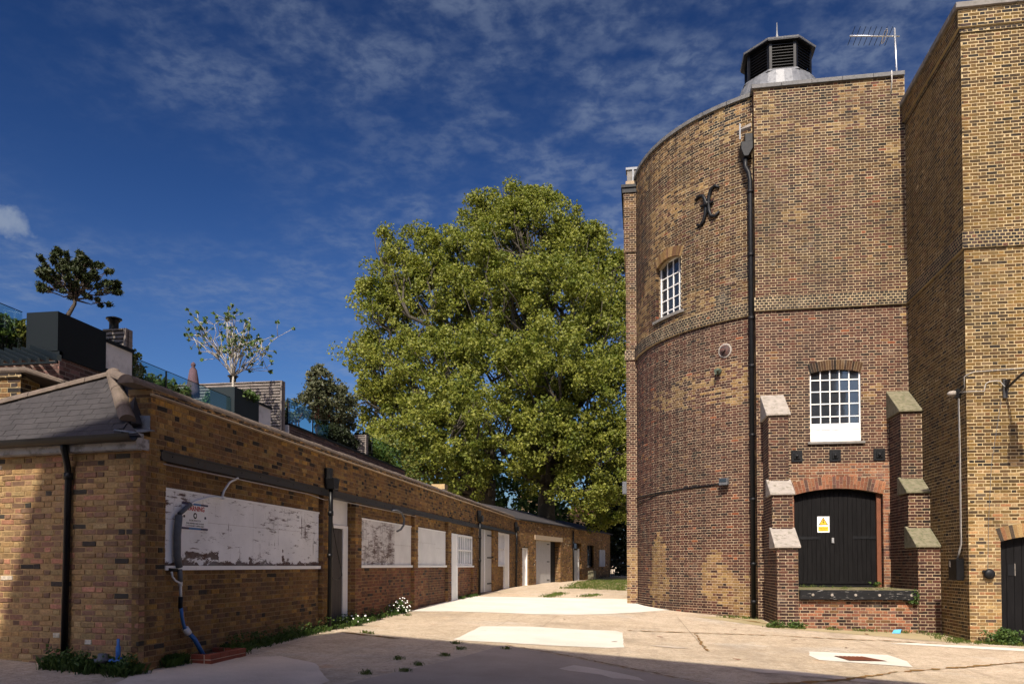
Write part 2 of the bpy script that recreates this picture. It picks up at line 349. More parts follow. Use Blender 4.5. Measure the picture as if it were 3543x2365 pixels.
def place(o, origin, parent):
    WL[o] = V3(origin); o.location = V3(origin)-(WL[parent] if parent else 0)
    if parent: o.parent = parent
def tag(o, label, cat, group=None):
    o['label'] = label; o['category'] = cat
    if group: o['group'] = group
    return o
def thing(name, loc, label, cat, group=None):
    o = bpy.data.objects.new(name, None); o.empty_display_size = .2; col.objects.link(o); place(o, loc, None); return tag(o, label, cat, group)
def kind(o, k): o['kind'] = k; return o
def text_mesh(txt, size, bold=0):
    cu = bpy.data.curves.new('t', 'FONT'); cu.body = txt; cu.size = size; cu.align_x = 'CENTER'; cu.align_y = 'CENTER'; cu.extrude = .0008; cu.offset = bold; cu.resolution_u = 3
    o = bpy.data.objects.new('t', cu); col.objects.link(o); bpy.context.view_layer.update()
    me = bpy.data.meshes.new_from_object(o.evaluated_get(bpy.context.evaluated_depsgraph_get()))
    bpy.data.objects.remove(o); bpy.data.curves.remove(cu); return me
def lettering(txt, size, pos, T, N, mat, parent, sx=1, bold=0):
    me = text_mesh(txt, size, bold); v = np.array([tuple(x.co) for x in me.vertices]); f = [tuple(p.vertices) for p in me.polygons]
    T = V3(T); N = V3(N); U = V3((0, 0, 1)); W = V3(pos)+np.outer(v[:, 0]*sx, T)+np.outer(v[:, 1], U)+np.outer(v[:, 2]+.0012, N)
    return mk('lettering', W, f, mat, parent)

# ------------------------------------------------------------------ the camera again, only to find which bricks show largest
cF = V3((-math.sin(YAW), math.cos(YAW), 0))*math.cos(PITCH)+V3((0, 0, math.sin(PITCH))); cR = V3((math.cos(YAW), math.sin(YAW), 0)); cU = np.cross(cR, cF)
def shows(P, Nn):
    q = P-V3((0, 0, EYE)); z = q@cF; f = LENS/36
    u = f*(q@cR)/z; v = f*(q@cU)/z-SHIFT; dist = np.linalg.norm(q, axis=1)
    face = -(q*Nn).sum(1)/dist
    ok = (z > .5) & (abs(u) < .49) & (abs(v) < .325) & (face > .02)
    return np.where(ok, face/dist**2, 0)

# ------------------------------------------------------------------ brickwork
CH = .075; JT = .012
class Bricks:
    """brickwork of one building: bricks are gathered area by area, the 300 that show largest become parts"""
    def __init__(s, root, mat, seed=1): s.root = root; s.mat = mat; s.V = []; s.C = []; s.rec = []; s.r = random.Random(seed); s.f = None
    def area(s, P0, T, N, z0, z1, iv, pal, wall, curve=None, bond='flemish', depth=.10, rec=.004, jit=.0022, joint=JT, out=0., mat=None, zoff=0., mortar_depth=None):
        r = s.r; P0 = V3(P0); T = V3(T); N = V3(N)
        if curve is None: mp = lambda a, z, d: P0+a[..., None]*T+d[..., None]*N+z[..., None]*V3((0, 0, 1))
        else:
            c, rad, th0 = curve
            def mp(a, z, d):
                th = th0+a/rad; return np.stack([c[0]+(rad+d)*np.cos(th), c[1]+(rad+d)*np.sin(th), z], -1)
        quads = []; cols = []; i0 = int(math.floor((z0-zoff)/CH+1e-6)); i1 = int(math.ceil((z1-zoff)/CH-1e-6))
        mq = []
        for i in range(i0, i1):
            za = max(z0, i*CH+zoff); zb = min(z1, (i+1)*CH+zoff)
            if zb-za < .02: continue
            zm = (za+zb)/2; wob = r.uniform(-.0025, .0025)
            ivs = iv(zm)
            for a, b in ivs:
                ns = max(1, int((b-a)/.35)) if curve else 1
                for k in range(ns):
                    sa = a+(b-a)*k/ns; sb = a+(b-a)*(k+1)/ns; mq.append((sa, sb, za, zb))
                if bond == 'header': step = [.1025]; p = (i % 2)*.057
                elif bond == 'stretcher': step = [.215]; p = (i % 2)*.113
                else: step = [.215, .1025]; p = (i % 2)*.170
                per = sum(step)+joint*len(step); x = math.floor((a-p)/per)*per+p; k = 0
                while x < b:
                    L = step[k % len(step)]; k += 1; l = max(a, x); h = min(b, x+L); x += L+joint
                    if h-l < .028: continue
                    j = lambda: r.uniform(-jit, jit)
                    quads.append(((l+j(), za+joint/2+j()+wob), (h+j(), za+joint/2+j()+wob), (h+j(), zb-joint/2+j()+wob), (l+j(), zb-joint/2+j()+wob)))
                    m_ = (l+h)/2; w_ = .62+.46*nz2(m_+P0[0], zm*.8+3, .45, 17)+.30*nz2(m_+P0[1], zm*.6, 1.3, 23); cols.append(tuple(w_*q for q in pal(m_, zm, r)))
        if wall is not None and mq:
            Q = np.array(mq); d = np.full((len(Q), 4), out-rec)
            S = np.stack([Q[:, 0], Q[:, 1], Q[:, 1], Q[:, 0]], 1); Z = np.stack([Q[:, 2], Q[:, 2], Q[:, 3], Q[:, 3]], 1)
            W = mp(S, Z, d).reshape(-1, 3); k = len(wall.v); wall.v += [tuple(x) for x in W]; wall.f += [(k+4*i, k+4*i+1, k+4*i+2, k+4*i+3) for i in range(len(Q))]
        if not quads: return
        s.add(np.array(quads), np.array(cols), mp, T, N, curve, depth, out, jit)
    def add(s, Q, colr, mp, T, N, curve, depth, out, jit):
        n = len(Q); rg = np.random.default_rng(len(s.V)+7); c = Q.mean(1, keepdims=True); half = np.abs(Q-c); ins = np.minimum(.005, half*.4)
        Qi = Q-np.sign(Q-c)*ins; dj = out+rg.uniform(-jit, jit, (n, 1)).repeat(4, 1); tilt = rg.uniform(-.0015, .0015, (n, 4))
        back = mp(Q[..., 0], Q[..., 1], dj-depth); mid = mp(Q[..., 0], Q[..., 1], dj-.0045); fr = mp(Qi[..., 0], Qi[..., 1], dj+tilt)
        s.V.append(np.concatenate([back, mid, fr], 1)); s.C.append(np.concatenate([colr, np.ones((n, 1))], 1))
        ctr = mp(c[:, 0, 0], c[:, 0, 1], dj[:, 0])
        if curve:
            th = curve[2]+c[:, 0, 0]/curve[1]; Nn = np.stack([np.cos(th), np.sin(th), 0*th], 1); Tn = np.stack([-np.sin(th), np.cos(th), 0*th], 1)
        else: Nn = np.tile(N, (n, 1)); Tn = np.tile(T, (n, 1))
        L = half[:, :, 0].mean(1)*2; H = half[:, :, 1].mean(1)*2
        s.rec.append((ctr, Tn, Nn, L, H, np.full(n, depth)))
    def finish(s, nparts=300):
        V = np.concatenate(s.V); C = np.concatenate(s.C); ctr, T, N, L, H, D = [np.concatenate(x) for x in zip(*s.rec)]
        sz = shows(ctr, N)*L*H; order = np.argsort(-sz); part = np.zeros(len(V), bool); part[order[:nparts]] = True; part &= sz > 0
        rest = ~part; Vr = V[rest]; n = len(Vr); F = []
        base = [(0, 1, 5, 4), (1, 2, 6, 5), (2, 3, 7, 6), (3, 0, 4, 7), (4, 5, 9, 8), (5, 6, 10, 9), (6, 7, 11, 10), (7, 4, 8, 11), (8, 9, 10, 11)]
        F = (np.arange(n)[:, None, None]*12+np.array(base)[None]).reshape(-1, 4).tolist()
        o = mk('brickwork', Vr.reshape(-1, 3), F, s.mat, s.root, tint=np.repeat(C[rest], 12, 0), origin=WL[s.root]); kind(o, 'stuff')
        # shared meshes for the single bricks: unit brick, one per tint class and shape
        idx = np.nonzero(part)[0]; rg = random.Random(5); pool = {}
        for i in idx:
            key = (tuple(np.round(C[i, :3]*18)/18), L[i] > .15, rg.randrange(2))
            if key not in pool:
                l, h, d = (L[i], H[i], D[i]); q = np.array([(-l/2, -h/2), (l/2, -h/2), (l/2, h/2), (-l/2, h/2)])+np.array([[rg.uniform(-.003, .003), rg.uniform(-.002, .002)] for _ in range(4)])
                qi = q*(1-.01/np.array([l, h])); v = [(x, -d, z) for x, z in q]+[(x, -.0045, z) for x, z in q]+[(x, rg.uniform(-.001, .001), z) for x, z in qi]
                me = bpy.data.meshes.new('brick'); me.from_pydata([(x, y, z) for x, y, z in v], [], base)
                a = me.attributes.new('tint', 'FLOAT_COLOR', 'POINT'); a.data.foreach_set('color', np.tile(np.append(C[i, :3], 1), 12).astype(np.float32)); me.materials.append(s.mat)
                pool[key] = (me, l, h)
            me, l, h = pool[key]; b = bpy.data.objects.new('brick', me); col.objects.link(b); b.parent = s.root
            m = np.eye(4); m[:3, 0] = T[i]*L[i]/l; m[:3, 1] = N[i]; m[:3, 2] = V3((0, 0, 1))*H[i]/h; m[:3, 3] = ctr[i]-WL[s.root]
            b.matrix_basis = Matrix(m.tolist())
def pick(cols, w):
    tot = sum(w)
    def f(r):
        x = r.random()*tot
        for c, k in zip(cols, w):
            x -= k
            if x <= 0: break
        g = r.uniform(.80, 1.22); return (c[0]*g*r.uniform(.95, 1.05), c[1]*g, c[2]*g*r.uniform(.93, 1.07))
    return f
PK_PURPLE = pick([(0.05775, 0.02243, 0.01625), (0.07407, 0.03025, 0.02073), (0.04143, 0.01773, 0.01401), (0.0879, 0.0365, 0.02354), (0.01883, 0.01095, 0.01009), (0.1883, 0.05736, 0.02522), (0.1507, 0.07818, 0.03363)], [30, 26, 24, 14, 7, 1, 2])
PK_UPPER = pick([(0.06172, 0.03087, 0.01475), (0.07786, 0.03983, 0.0177), (0.03542, 0.01892, 0.01181), (0.09667, 0.05576, 0.02361), (0.01718, 0.01145, 0.008851), (0.1395, 0.04979, 0.02213)], [28, 24, 24, 15, 7, .8])
PK_YELL = pick([(0.204, 0.1258, 0.051), (0.17, 0.0986, 0.0408), (0.2448, 0.1598, 0.068), (0.136, 0.0748, 0.0374)], [3, 3, 2, 2])
PK_DARK = pick([(0.021, 0.0168, 0.0154), (0.035, 0.0252, 0.021), (0.0525, 0.0329, 0.0259)], [5, 3, 2])
PK_RED = pick([(0.24, 0.096, 0.052), (0.2, 0.08, 0.0464), (0.16, 0.068, 0.048), (0.104, 0.056, 0.044), (0.272, 0.12, 0.064)], [4, 4, 2, 2, 2])
PK_STOCK = pick([(0.1222, 0.07114, 0.02049), (0.0997, 0.05692, 0.01844), (0.05662, 0.0334, 0.01434), (0.1512, 0.09152, 0.02715), (0.02316, 0.01609, 0.01025), (0.1158, 0.05258, 0.01947)], [28, 24, 20, 15, 6, 4])
PK_STOCKL = pick([(0.2788, 0.1681, 0.0697), (0.2214, 0.1353, 0.0533), (0.328, 0.2132, 0.0984), (0.2952, 0.1394, 0.0615), (0.164, 0.1025, 0.0492), (0.0738, 0.05084, 0.03444)], [24, 22, 13, 12, 15, 6])
PK_RANGE = pick([(0.2322, 0.1292, 0.04617), (0.1944, 0.1033, 0.04104), (0.1458, 0.08087, 0.04309), (0.2862, 0.1741, 0.06156), (0.324, 0.1797, 0.04617), (0.0378, 0.03145, 0.02668)], [24, 24, 20, 14, 7, 3])
PK_RANGEL = pick([(.20, .085, .045), (.165, .068, .04), (.125, .060, .042), (.22, .115, .055), (.045, .033, .03)], [22, 22, 20, 12, 5])
PK_FRONT = pick([(0.3368, 0.2134, 0.0962), (0.2751, 0.1628, 0.08608), (0.3705, 0.2527, 0.1215), (0.2639, 0.1403, 0.08608), (0.4042, 0.1908, 0.1165), (0.2021, 0.1179, 0.07596), (0.6288, 0.5614, 0.4355), (0.05053, 0.04266, 0.03544)], [24, 22, 14, 14, 7, 14, 1.2, 3])
PK_HOUSE = pick([(.085, .045, .042), (.105, .058, .052), (.065, .038, .037), (.13, .075, .065)], [4, 4, 3, 2])
def nz2(a, b, sc=1.0, seed=0):          # cheap smooth value noise for patches of other brick
    a *= sc; b *= sc; ia, ib = math.floor(a), math.floor(b); fa, fb = a-ia, b-ib
    h = lambda x, y: ((math.sin(x*127.1+y*311.7+seed*74.7)*43758.5453) % 1)
    fa = fa*fa*(3-2*fa); fb = fb*fb*(3-2*fb)
    return (h(ia, ib)*(1-fa)+h(ia+1, ib)*fa)*(1-fb)+(h(ia, ib+1)*(1-fa)+h(ia+1, ib+1)*fa)*fb
def ints(a, b, ops=()):
    """solid stretches of a course: from a to b less the openings; an opening is a function height -> (left, right) or None"""
    def f(z):
        L = [(a, b)]
        for op in ops:
            q = op(z)
            if not q: continue
            L2 = []
            for l, h in L:
                if q[1] <= l or q[0] >= h: L2.append((l, h)); continue
                if q[0] > l: L2.append((l, q[0]))
                if q[1] < h: L2.append((q[1], h))
            L = L2
        return L
    return f
def rect(l, r, z0, z1): return lambda z: (l, r) if z0 < z < z1 else None
def arched(c, hw, z0, zs, rise, band):
    """rectangular opening under a segmental arch with a ring of voussoirs of height band"""
    Rr = (hw*hw+rise*rise)/(2*rise); zc = zs+rise-Rr
    def f(z):
        if z < z0: return None
        if z < zs-.02: return (c-hw, c+hw)
        q = (Rr+band)**2-(z-zc)**2
        if q <= 0: return None
        w = math.sqrt(q); lim = hw*(Rr+band)/Rr; w = min(w, lim)
        if z > zc+Rr+band: return None
        zl = zs+(z-zs)
        e = hw+(max(0, z-zs))*hw/(Rr-rise+1e-6)      # sloping skewback
        return (c-min(w, e), c+min(w, e))
    return f, Rr, zc
def ring(root, P0, T, N, c, hw, zs, rise, band, n, pal, mat, depth=.11, out=0., rows=1, curve=None, seed=2):
    Rr = (hw*hw+rise*rise)/(2*rise); zc = zs+rise-Rr; a0 = math.asin(hw/Rr); r = random.Random(seed); P0 = V3(P0); T = V3(T); N = V3(N)
    for i in range(n):
        b0 = -a0+2*a0*(i+.045)/n; b1 = -a0+2*a0*(i+.955)/n
        spl = [(0, band)] if rows == 1 else ([(0, band*.66), (band*.69, band)] if i % 2 else [(0, band*.31), (band*.34, band)])
        for h0, h1 in spl:
            pts = [(c+(Rr+h)*math.sin(b), zc+(Rr+h)*math.cos(b)) for b, h in ((b0, h0), (b1, h0), (b1, h1), (b0, h1))]
            o = out+r.uniform(-.002, .002); v = []
            for d in (o-depth, o):
                for s_, z_ in pts:
                    if curve: th = curve[2]+s_/curve[1]; v.append((curve[0][0]+(curve[1]+d)*math.cos(th), curve[0][1]+(curve[1]+d)*math.sin(th), z_))
                    else: v.append(tuple(P0+T*s_+N*d+V3((0, 0, z_))))
            f = [(0, 3, 2, 1), (4, 5, 6, 7), (0, 1, 5, 4), (1, 2, 6, 5), (2, 3, 7, 6), (3, 0, 4, 7)]
            mk('voussoir', np.array(v), f, mat, root, tint=np.tile(np.append(pal(r), 1), (8, 1)))
def ring_bed(mb, P0, T, N, c, hw, zs, rise, band, d=-.006, n=16, curve=None):
    """mortar bed behind a ring of voussoirs, and the soffit"""
    Rr = (hw*hw+rise*rise)/(2*rise); zc = zs+rise-Rr; a0 = math.asin(hw/Rr); P0 = V3(P0); T = V3(T); N = V3(N)
    def P(s_, z_, dd):
        if curve: th = curve[2]+s_/curve[1]; return (curve[0][0]+(curve[1]+dd)*math.cos(th), curve[0][1]+(curve[1]+dd)*math.sin(th), z_)
        return tuple(P0+T*s_+N*dd+V3((0, 0, z_)))
    for i in range(n):
        b0 = -a0+2*a0*i/n; b1 = -a0+2*a0*(i+1)/n; g = lambda b, h: (c+(Rr+h)*math.sin(b), zc+(Rr+h)*math.cos(b))
        mb.quad(P(*g(b0, .004), d), P(*g(b1, .004), d), P(*g(b1, band+.08), d), P(*g(b0, band+.08), d))
        mb.quad(P(*g(b0, .004), d), P(*g(b0, .004), -.45), P(*g(b1, .004), -.45), P(*g(b1, .004), d))
X_, Y_, Z_ = V3((1, 0, 0)), V3((0, 1, 0)), V3((0, 0, 1))

# ------------------------------------------------------------------ ground
def gz(x, y):
    x = max(-14., min(14., x)); y = max(0., min(60., y)); return -.2167-.0463*x+.01693*y+.0006325*x*y
def build_ground():
    xs = [-900, -300, -120, -60, -30, -20]+[-14+i*.7 for i in range(41)]+[20, 30, 60, 120, 300, 900]
    ys = [-900, -300, -100, -40, -20, -10, -5]+[i*.8 for i in range(76)]+[65, 80, 120, 300, 900, 2500]
    v = [(x, y, gz(x, y)) for y in ys for x in xs]; n = len(xs)
    f = [(j*n+i, j*n+i+1, (j+1)*n+i+1, (j+1)*n+i) for j in range(len(ys)-1) for i in range(n-1)]
    o = mk('ground', np.array(v), f, M_GROUND, smooth=True, origin=(0, 0, 0)); o['kind'] = 'structure'; return o
build_ground()
def sheet(name, poly, mat, lift, wob=0, seed=0, parent=None):
    r = random.Random(seed); P = []
    n = len(poly)
    for i in range(n):
        a, b = V3(poly[i]), V3(poly[(i+1) % n]); m = max(1, int(np.linalg.norm(b-a)/.25))
        for k in range(m):
            p = a+(b-a)*k/m; P.append((p[0]+r.uniform(-wob, wob), p[1]+r.uniform(-wob, wob)))
    bm = bmesh.new(); bm.faces.new([bm.verts.new((x, y, 0)) for x, y in P])
    bmesh.ops.triangulate(bm, faces=bm.faces[:]); bmesh.ops.recalc_face_normals(bm, faces=bm.faces[:])
    for k in range(2): bmesh.ops.subdivide_edges(bm, edges=[e for e in bm.edges if e.calc_length() > .7], cuts=1); bmesh.ops.triangulate(bm, faces=bm.faces[:])
    if bm.faces and sum(f.normal.z for f in bm.faces) < 0: bmesh.ops.reverse_faces(bm, faces=bm.faces[:])
    for q in bm.verts: q.co.z = gz(q.co.x, q.co.y)+lift
    v = np.array([tuple(q.co) for q in bm.verts]); bm.verts.index_update(); f = [tuple(q.index for q in fc.verts) for fc in bm.faces]; bm.free()
    return mk(name, v, f, mat, parent)
def struct(o): o['kind'] = 'structure'; return o
struct(sheet('concrete_patch', [(-6.05, 20.6), (-6.15, 25.7), (-6.02, 28.4), (-3.34, 29.3), (-.44, 30.1), (.34, 28.0), (1.06, 25.4), (-.1, 23.55), (-.95, 22.5), (-1.61, 21.87), (-2.83, 21.4), (-4.01, 21.36), (-5.09, 21.1)], M_CONC, .008, .02, 1))
struct(sheet('concrete_patch', [(-3.47, 14.6), (-3.5, 17.41), (-2.5, 17.9), (-1.37, 17.75), (-.55, 17.85), (-.39, 17.5), (-.31, 14.85), (-.61, 14.62), (-1.65, 14.54), (-2.47, 14.6)], M_CONC, .008, .015, 2))
struct(sheet('concrete_patch', [(3.13, 15.73), (3.84, 15.78), (4.54, 15.82), (4.62, 15.0), (4.48, 14.24), (3.8, 14.38), (3.05, 14.5), (3.0, 15.1)], M_CONC, .008, .01, 3))
struct(sheet('concrete_apron', [(-5.6, 6.5), (-6.25, 9.2), (-6.12, 10.4), (-5.92, 10.9), (-5.39, 11.35), (-4.6, 10.9), (-3.9, 9.6), (-3.5, 6.5)], M_CONCO, .006, .03, 4))
struct(sheet('dark_tarmac_patch', [(-2.46, 14.22), (-1.06, 13.02), (-.43, 12.37), (.29, 11.69), (1.9, 10.2), (1.9, 5), (-3.3, 5), (-3.6, 9.5), (-2.9, 12)], M_TARD, .006, .02, 5))
struct(sheet('concrete_apron', [(1.5, 22.9), (3.3, 20.4), (5.2, 19.55), (7.1, 18.6), (7.1, 19.1), (7.1, 20.6), (3.4, 20.75), (3.25, 23.1), (2.6, 23.5)], concrete_mat('damp_concrete', (.40, .315, .19), (.29, .25, .13)), .005, .03, 6))
struct(sheet('concrete_strip', [(5.2, 17.95), (7.0, 17.72), (8.6, 17.65), (10, 17.7), (10, 18.1), (7.4, 18.2), (5.8, 18.25)], M_CONC, .007, .02, 7))
struct(sheet('lawn', [(-3.4, 40), (-2.2, 37.5), (-.7, 36.5), (-.6, 56), (-2.3, 56), (-3.6, 47)], M_FAR, .006, .2, 8))
mh = thing('drain_cover', (3.82, 14.95, gz(3.82, 14.95)), 'rusty red slatted drain cover set in a pale concrete surround', 'drain cover')
mp_ = [(3.44, 15.16), (3.97, 15.3), (4.25, 14.81), (3.57, 14.61)]
sheet('frame', mp_, M_IRON, .013, 0, 0, mh)
for i in range(7):
    t0, t1 = (i+.12)/7, (i+.8)/7; a, b, c, d = map(V3, mp_)
    sheet('slat', [tuple(a+(b-a)*t0), tuple(a+(b-a)*t1), tuple(d+(c-d)*t1), tuple(d+(c-d)*t0)], M_RUST, .019, 0, 0, mh)

# ------------------------------------------------------------------ vegetation helpers
def leaves(C, rad, per, size, rg, flat=.0, elong=1.0):
    """kite-shaped leaves scattered round clump centres C"""
    n = len(C)*per; P = np.repeat(C, per, 0); d = rg.normal(size=(n, 3)); d /= np.linalg.norm(d, axis=1)[:, None]
    P = P+d*(np.repeat(rad, per)*rg.uniform(.15, 1, n)**.6)[:, None]*np.array([1, 1, .8])
    a = rg.normal(size=(n, 3)); a[:, 2] -= .25; a /= np.linalg.norm(a, axis=1)[:, None]
    b = np.cross(a, rg.normal(size=(n, 3))+np.array([0, -.6, .9])*(1+flat)); b = np.cross(a, np.cross(b, a)); b /= np.linalg.norm(b, axis=1)[:, None]
    sz = size*rg.uniform(.6, 1.35, n)[:, None]; nrm = np.cross(a, b)
    v = np.stack([P-a*sz*.5*elong, P+b*sz*.42+nrm*sz*.10+a*sz*.05, P+a*sz*.5*elong, P-b*sz*.42+nrm*sz*.10+a*sz*.05], 1).reshape(-1, 3)
    f = (np.arange(n)[:, None]*4+np.array([[0, 1, 2, 3]])).tolist(); t = rg.uniform(0, 1, n).repeat(4)
    return v, f, np.stack([t, t, t, np.ones_like(t)], 1)
def wiggle(a, b, n, amp, rg):
    a, b = V3(a), V3(b); L = np.linalg.norm(b-a); P = [a+(b-a)*i/n+(rg.normal(size=3)*amp*L if 0 < i < n else 0) for i in range(n+1)]; return P
def big_tree(label, base, lobes, seed, trunk_r, fork, dens=1.0):
    rg = np.random.default_rng(seed); root = thing('plane_tree', (*base, gz(*base)), label, 'tree')
    C = []; Rd = []
    for x, y, z, r in lobes:
        n = int(8.5*dens*r**2.15)+6; d = rg.normal(size=(n, 3)); d /= np.linalg.norm(d, axis=1)[:, None]
        lowd = (d[:, 2] < -.30) & (rg.uniform(0, 1, n) < .5); d[lowd, 2] *= -1; rr = r*rg.uniform(.25, 1.10, n)**.42; C.append(np.array([x, y, z])+d*rr[:, None]*np.array([1, .9, .95])); Rd.append(rg.uniform(.28, .66, n))
    C = np.concatenate(C); Rd = np.concatenate(Rd)
    keep = nzv(C*.75, seed) > .22; C = C[keep]; Rd = Rd[keep]
    v, f, t = leaves(C, Rd*1.25, 98, .165, rg); mk('crown', v, f, M_PLANE, root, tint=t)
    tb = MB(); top = V3((base[0], base[1], fork)); P = wiggle((base[0], base[1], gz(*base)-.3), top, 5, .015, rg); tb.tube(P, [trunk_r*1.35]+[trunk_r*(1-.06*i) for i in range(5)], 12)
    tips = []
    for x, y, z, r in lobes:
        P = wiggle(top-V3((0, 0, rg.uniform(0, 1.2))), (x, y, z), 6, .05, rg); r0 = trunk_r*rg.uniform(.28, .5); tb.tube(P, [r0*(1-i/7.5) for i in range(7)], 7)
        for k in range(int(3+r*2)):
            d = rg.normal(size=3); d /= np.linalg.norm(d); d[2] = abs(d[2])*.7; i = rg.integers(3, 7)
            tb.tube(wiggle(P[i], V3((x, y, z))+d*r*.95, 4, .06, rg), [.09, .075, .055, .035, .015], 5)
    tb.build('trunk', M_BARK, root, True, origin=(base[0], base[1], gz(*base))); return root
def nzv(P, seed):
    out = np.zeros(len(P)); rg = np.random.default_rng(seed)
    for k in range(5):
        w = rg.normal(size=3)*(.8+.5*k); out += np.sin(P@w+rg.uniform(0, 6.3))/(1+.4*k)
    return (out-out.min())/(out.max()-out.min())

# ================================================================== LEFT RANGE
A = V3((-6.297, 9.256, 0)); dl = R(.75); LT = V3((math.sin(dl), math.cos(dl), 0)); LN = V3((math.cos(dl), -math.sin(dl), 0))
FD = V3((-.991, .134, 0)); FD /= np.linalg.norm(FD); FN = V3((-FD[1], FD[0], 0)); FN = FN if FN[1] < 0 else -FN
def lw(s, d, z): return A+LT*s+LN*d+Z_*z
def fw(s, d, z): return A+FD*s+FN*d+Z_*z
rng_root = thing('stable_range', A+V3((-2, 3, gz(-6, 10))), 'long single-storey yellow brick range with boarded windows along the yard', 'building')
B = Bricks(rng_root, M_BL, 3); BF = B
def pal_range(s, z, r):
    if z > 3.0: return PK_DARK(r) if (r.random() < .03 or (9 < s < 21 and 3.2 < z < 3.7 and r.random() < .11)) else PK_RANGE(r)
    return PK_RANGEL(r) if z < 1.5 and 7.5 < s < 20 else PK_RANGE(r)
def pal_front(s, z, r): return PK_FRONT(r)
wall = MB(); wallf = MB()
# end wall facing the camera
BFs = Bricks(rng_root, M_BF, 4)
BFs.area(A, FD, FN, -.4, 3.02, ints(0, 5.2), pal_front, wallf, rec=.007, jit=.005, joint=.014)
wallf.obox(fw(.08, -.012, -.4), FD*5.1, -FN*.25, Z_*3.42)
# long wall, bay by bay: piers flush, panels set back .10
piers = [(0, .55), (5.78, 6.03), (7.53, 7.92), (11.98, 12.33), (15.70, 16.10), (19.40, 20.28), (23.20, 24.20), (26.90, 28.50)]
for k, (a, b) in enumerate(piers):
    B.area(A, LT, LN, -.3, 3.09, ints(a, b), pal_range, wall, rec=.006, jit=.0035)
    if a > 0: B.area(A+LT*a, LN, -LT, -.3, 3.09, ints(-.22, -.002), pal_range, wall, rec=.006, jit=.003)
    a_ = a+.008 if a else .09; wall.obox(lw(a_, -.012, -.3), LT*(b-a_-.008), -LN*.4, Z_*3.39)
# corner return of the end pier is brick too
panels = [(.55, 5.78, (.64, 5.76, 1.49, 2.62)), (7.92, 11.98, (8.02, 11.95, 1.50, 2.64)), (12.33, 15.70, (12.43, 15.68, 1.50, 2.64)), (16.10, 19.40, (16.2, 19.38, 1.50, 2.63)), (24.20, 26.90, (24.2, 26.88, 1.5, 3.0))]
for a, b, (o0, o1, q0, q1) in panels:
    B.area(A, LT, LN, -.3, 3.09, ints(a, b, [rect(o0, o1, q0, q1)]), pal_range, wall, out=-.10, rec=.006, jit=.0035)
    wall.obox(lw(a, -.35, -.3), LT*(b-a), -LN*.05, Z_*3.39)
for a, b in ((6.03, 7.53), (20.28, 23.20)): wall.obox(lw(a, -.35, -.3), LT*(b-a), -LN*.05, Z_*3.39)
# wall above the beam, from the corner to the bend
B.area(A, LT, LN, 3.09, 3.78, ints(.0, 28.5, [rect(-1, .2, 3.2, 9)]), pal_range, wall, rec=.006, jit=.0035)
wall.obox(lw(.22, -.012, 3.095), LT*28.25, -LN*.32, Z_*.72)
B.area(A+LT*.2, -FN*-1*0+V3((-LN[0], -LN[1], 0)), -LT, 3.2, 3.86, ints(0.0, .30), pal_range, wall, rec=.006, jit=.003)
# two oversailing courses under the coping
B.area(A, LT, LN, 3.78, 3.855, ints(.2, 28.5), lambda s, z, r: PK_DARK(r) if r.random() < .6 else PK_RANGE(r), wall, out=.035, bond='header', rec=.01, jit=.006)
wall.obox(lw(.2, .028, 3.785), LT*28.3, -LN*.36, Z_*.072)
wall.build('wall', M_ML, rng_root); wallf.build('end_wall', M_MF, rng_root)
fb = MB(); fb.prism([lw(.18, .06, 3.772), lw(.18, .0, 3.765), lw(.18, -.0, 3.80), lw(.18, .058, 3.785)], LT*28.3); fb.build('mortar_fillet', M_MORTB, rng_root)
for i in range(62):
    m = MB(); a = -.18+i*.46; zz = 3.855+.006*math.sin(i*1.7)
    pts = [lw(a, -.10+.115*math.cos(t), zz+.11*math.sin(t)) for t in [math.pi*k/8 for k in range(9)]]
    m.prism(pts, LT*.452); o = m.build('coping_tile', M_TILE, rng_root)
# roof behind the parapet and the bend, then the far stretch of wall
BP = V3((-5.924, 37.754, 0)); T2 = V3((.19987, .97982, 0)); N2 = V3((T2[1], -T2[0], 0))
def w2(s, d, z): return BP+T2*s+N2*d+Z_*z
wall = MB()
ops2 = [rect(.99, 1.92, .2, 2.45), rect(3.09, 7.31, .2, 2.9), rect(10.12, 11.7, .2, 2.95), rect(13.07, 14.69, 1.45, 2.85), rect(2.86, 7.65, 2.9, 3.15)]
def pal_w2(s, z, r): return PK_RANGE(r) if r.random() < .8 else PK_FRONT(r)
B.area(BP, T2, N2, -.2, 3.78, ints(0, 19.15, ops2), pal_w2, wall, rec=.008, jit=.006, joint=.013)
for op in ((.99, 1.92), (3.09, 7.31), (10.12, 11.7)): B.area(w2(op[1], 0, 0), N2, -T2, .2, 2.9, ints(-.35, -.005), pal_w2, wall, rec=.008)
wall.obox(w2(0, -.40, -.2), T2*19.1, -N2*.1, Z_*3.98); wall.obox(w2(19.0, -.02, -.2), T2*.1, -N2*6, Z_*3.9)
wall.build('wall', M_ML, rng_root)
rf = MB()
rf.prism([w2(-.4, .10, 3.78), w2(-.4, .10, 3.84), w2(-.4, -3.0, 4.85), w2(-.4, -3.0, 4.7)], T2*10.4)
rf.prism([w2(9.9, .12, 3.72), w2(9.9, .12, 3.79), w2(9.9, -2.6, 4.6), w2(9.9, -2.6, 4.45)], T2*9.6)
rf.build('slate_roof', M_SLATE, rng_root)
fl = MB(); fl.prism([lw(.2, -.3, 3.55), lw(28.6, -.3, 3.55), lw(28.6, -3.1, 3.60), lw(2.4, -3.1, 3.60)], Z_*.06); fl.build('flat_roof', M_FLAT, rng_root)
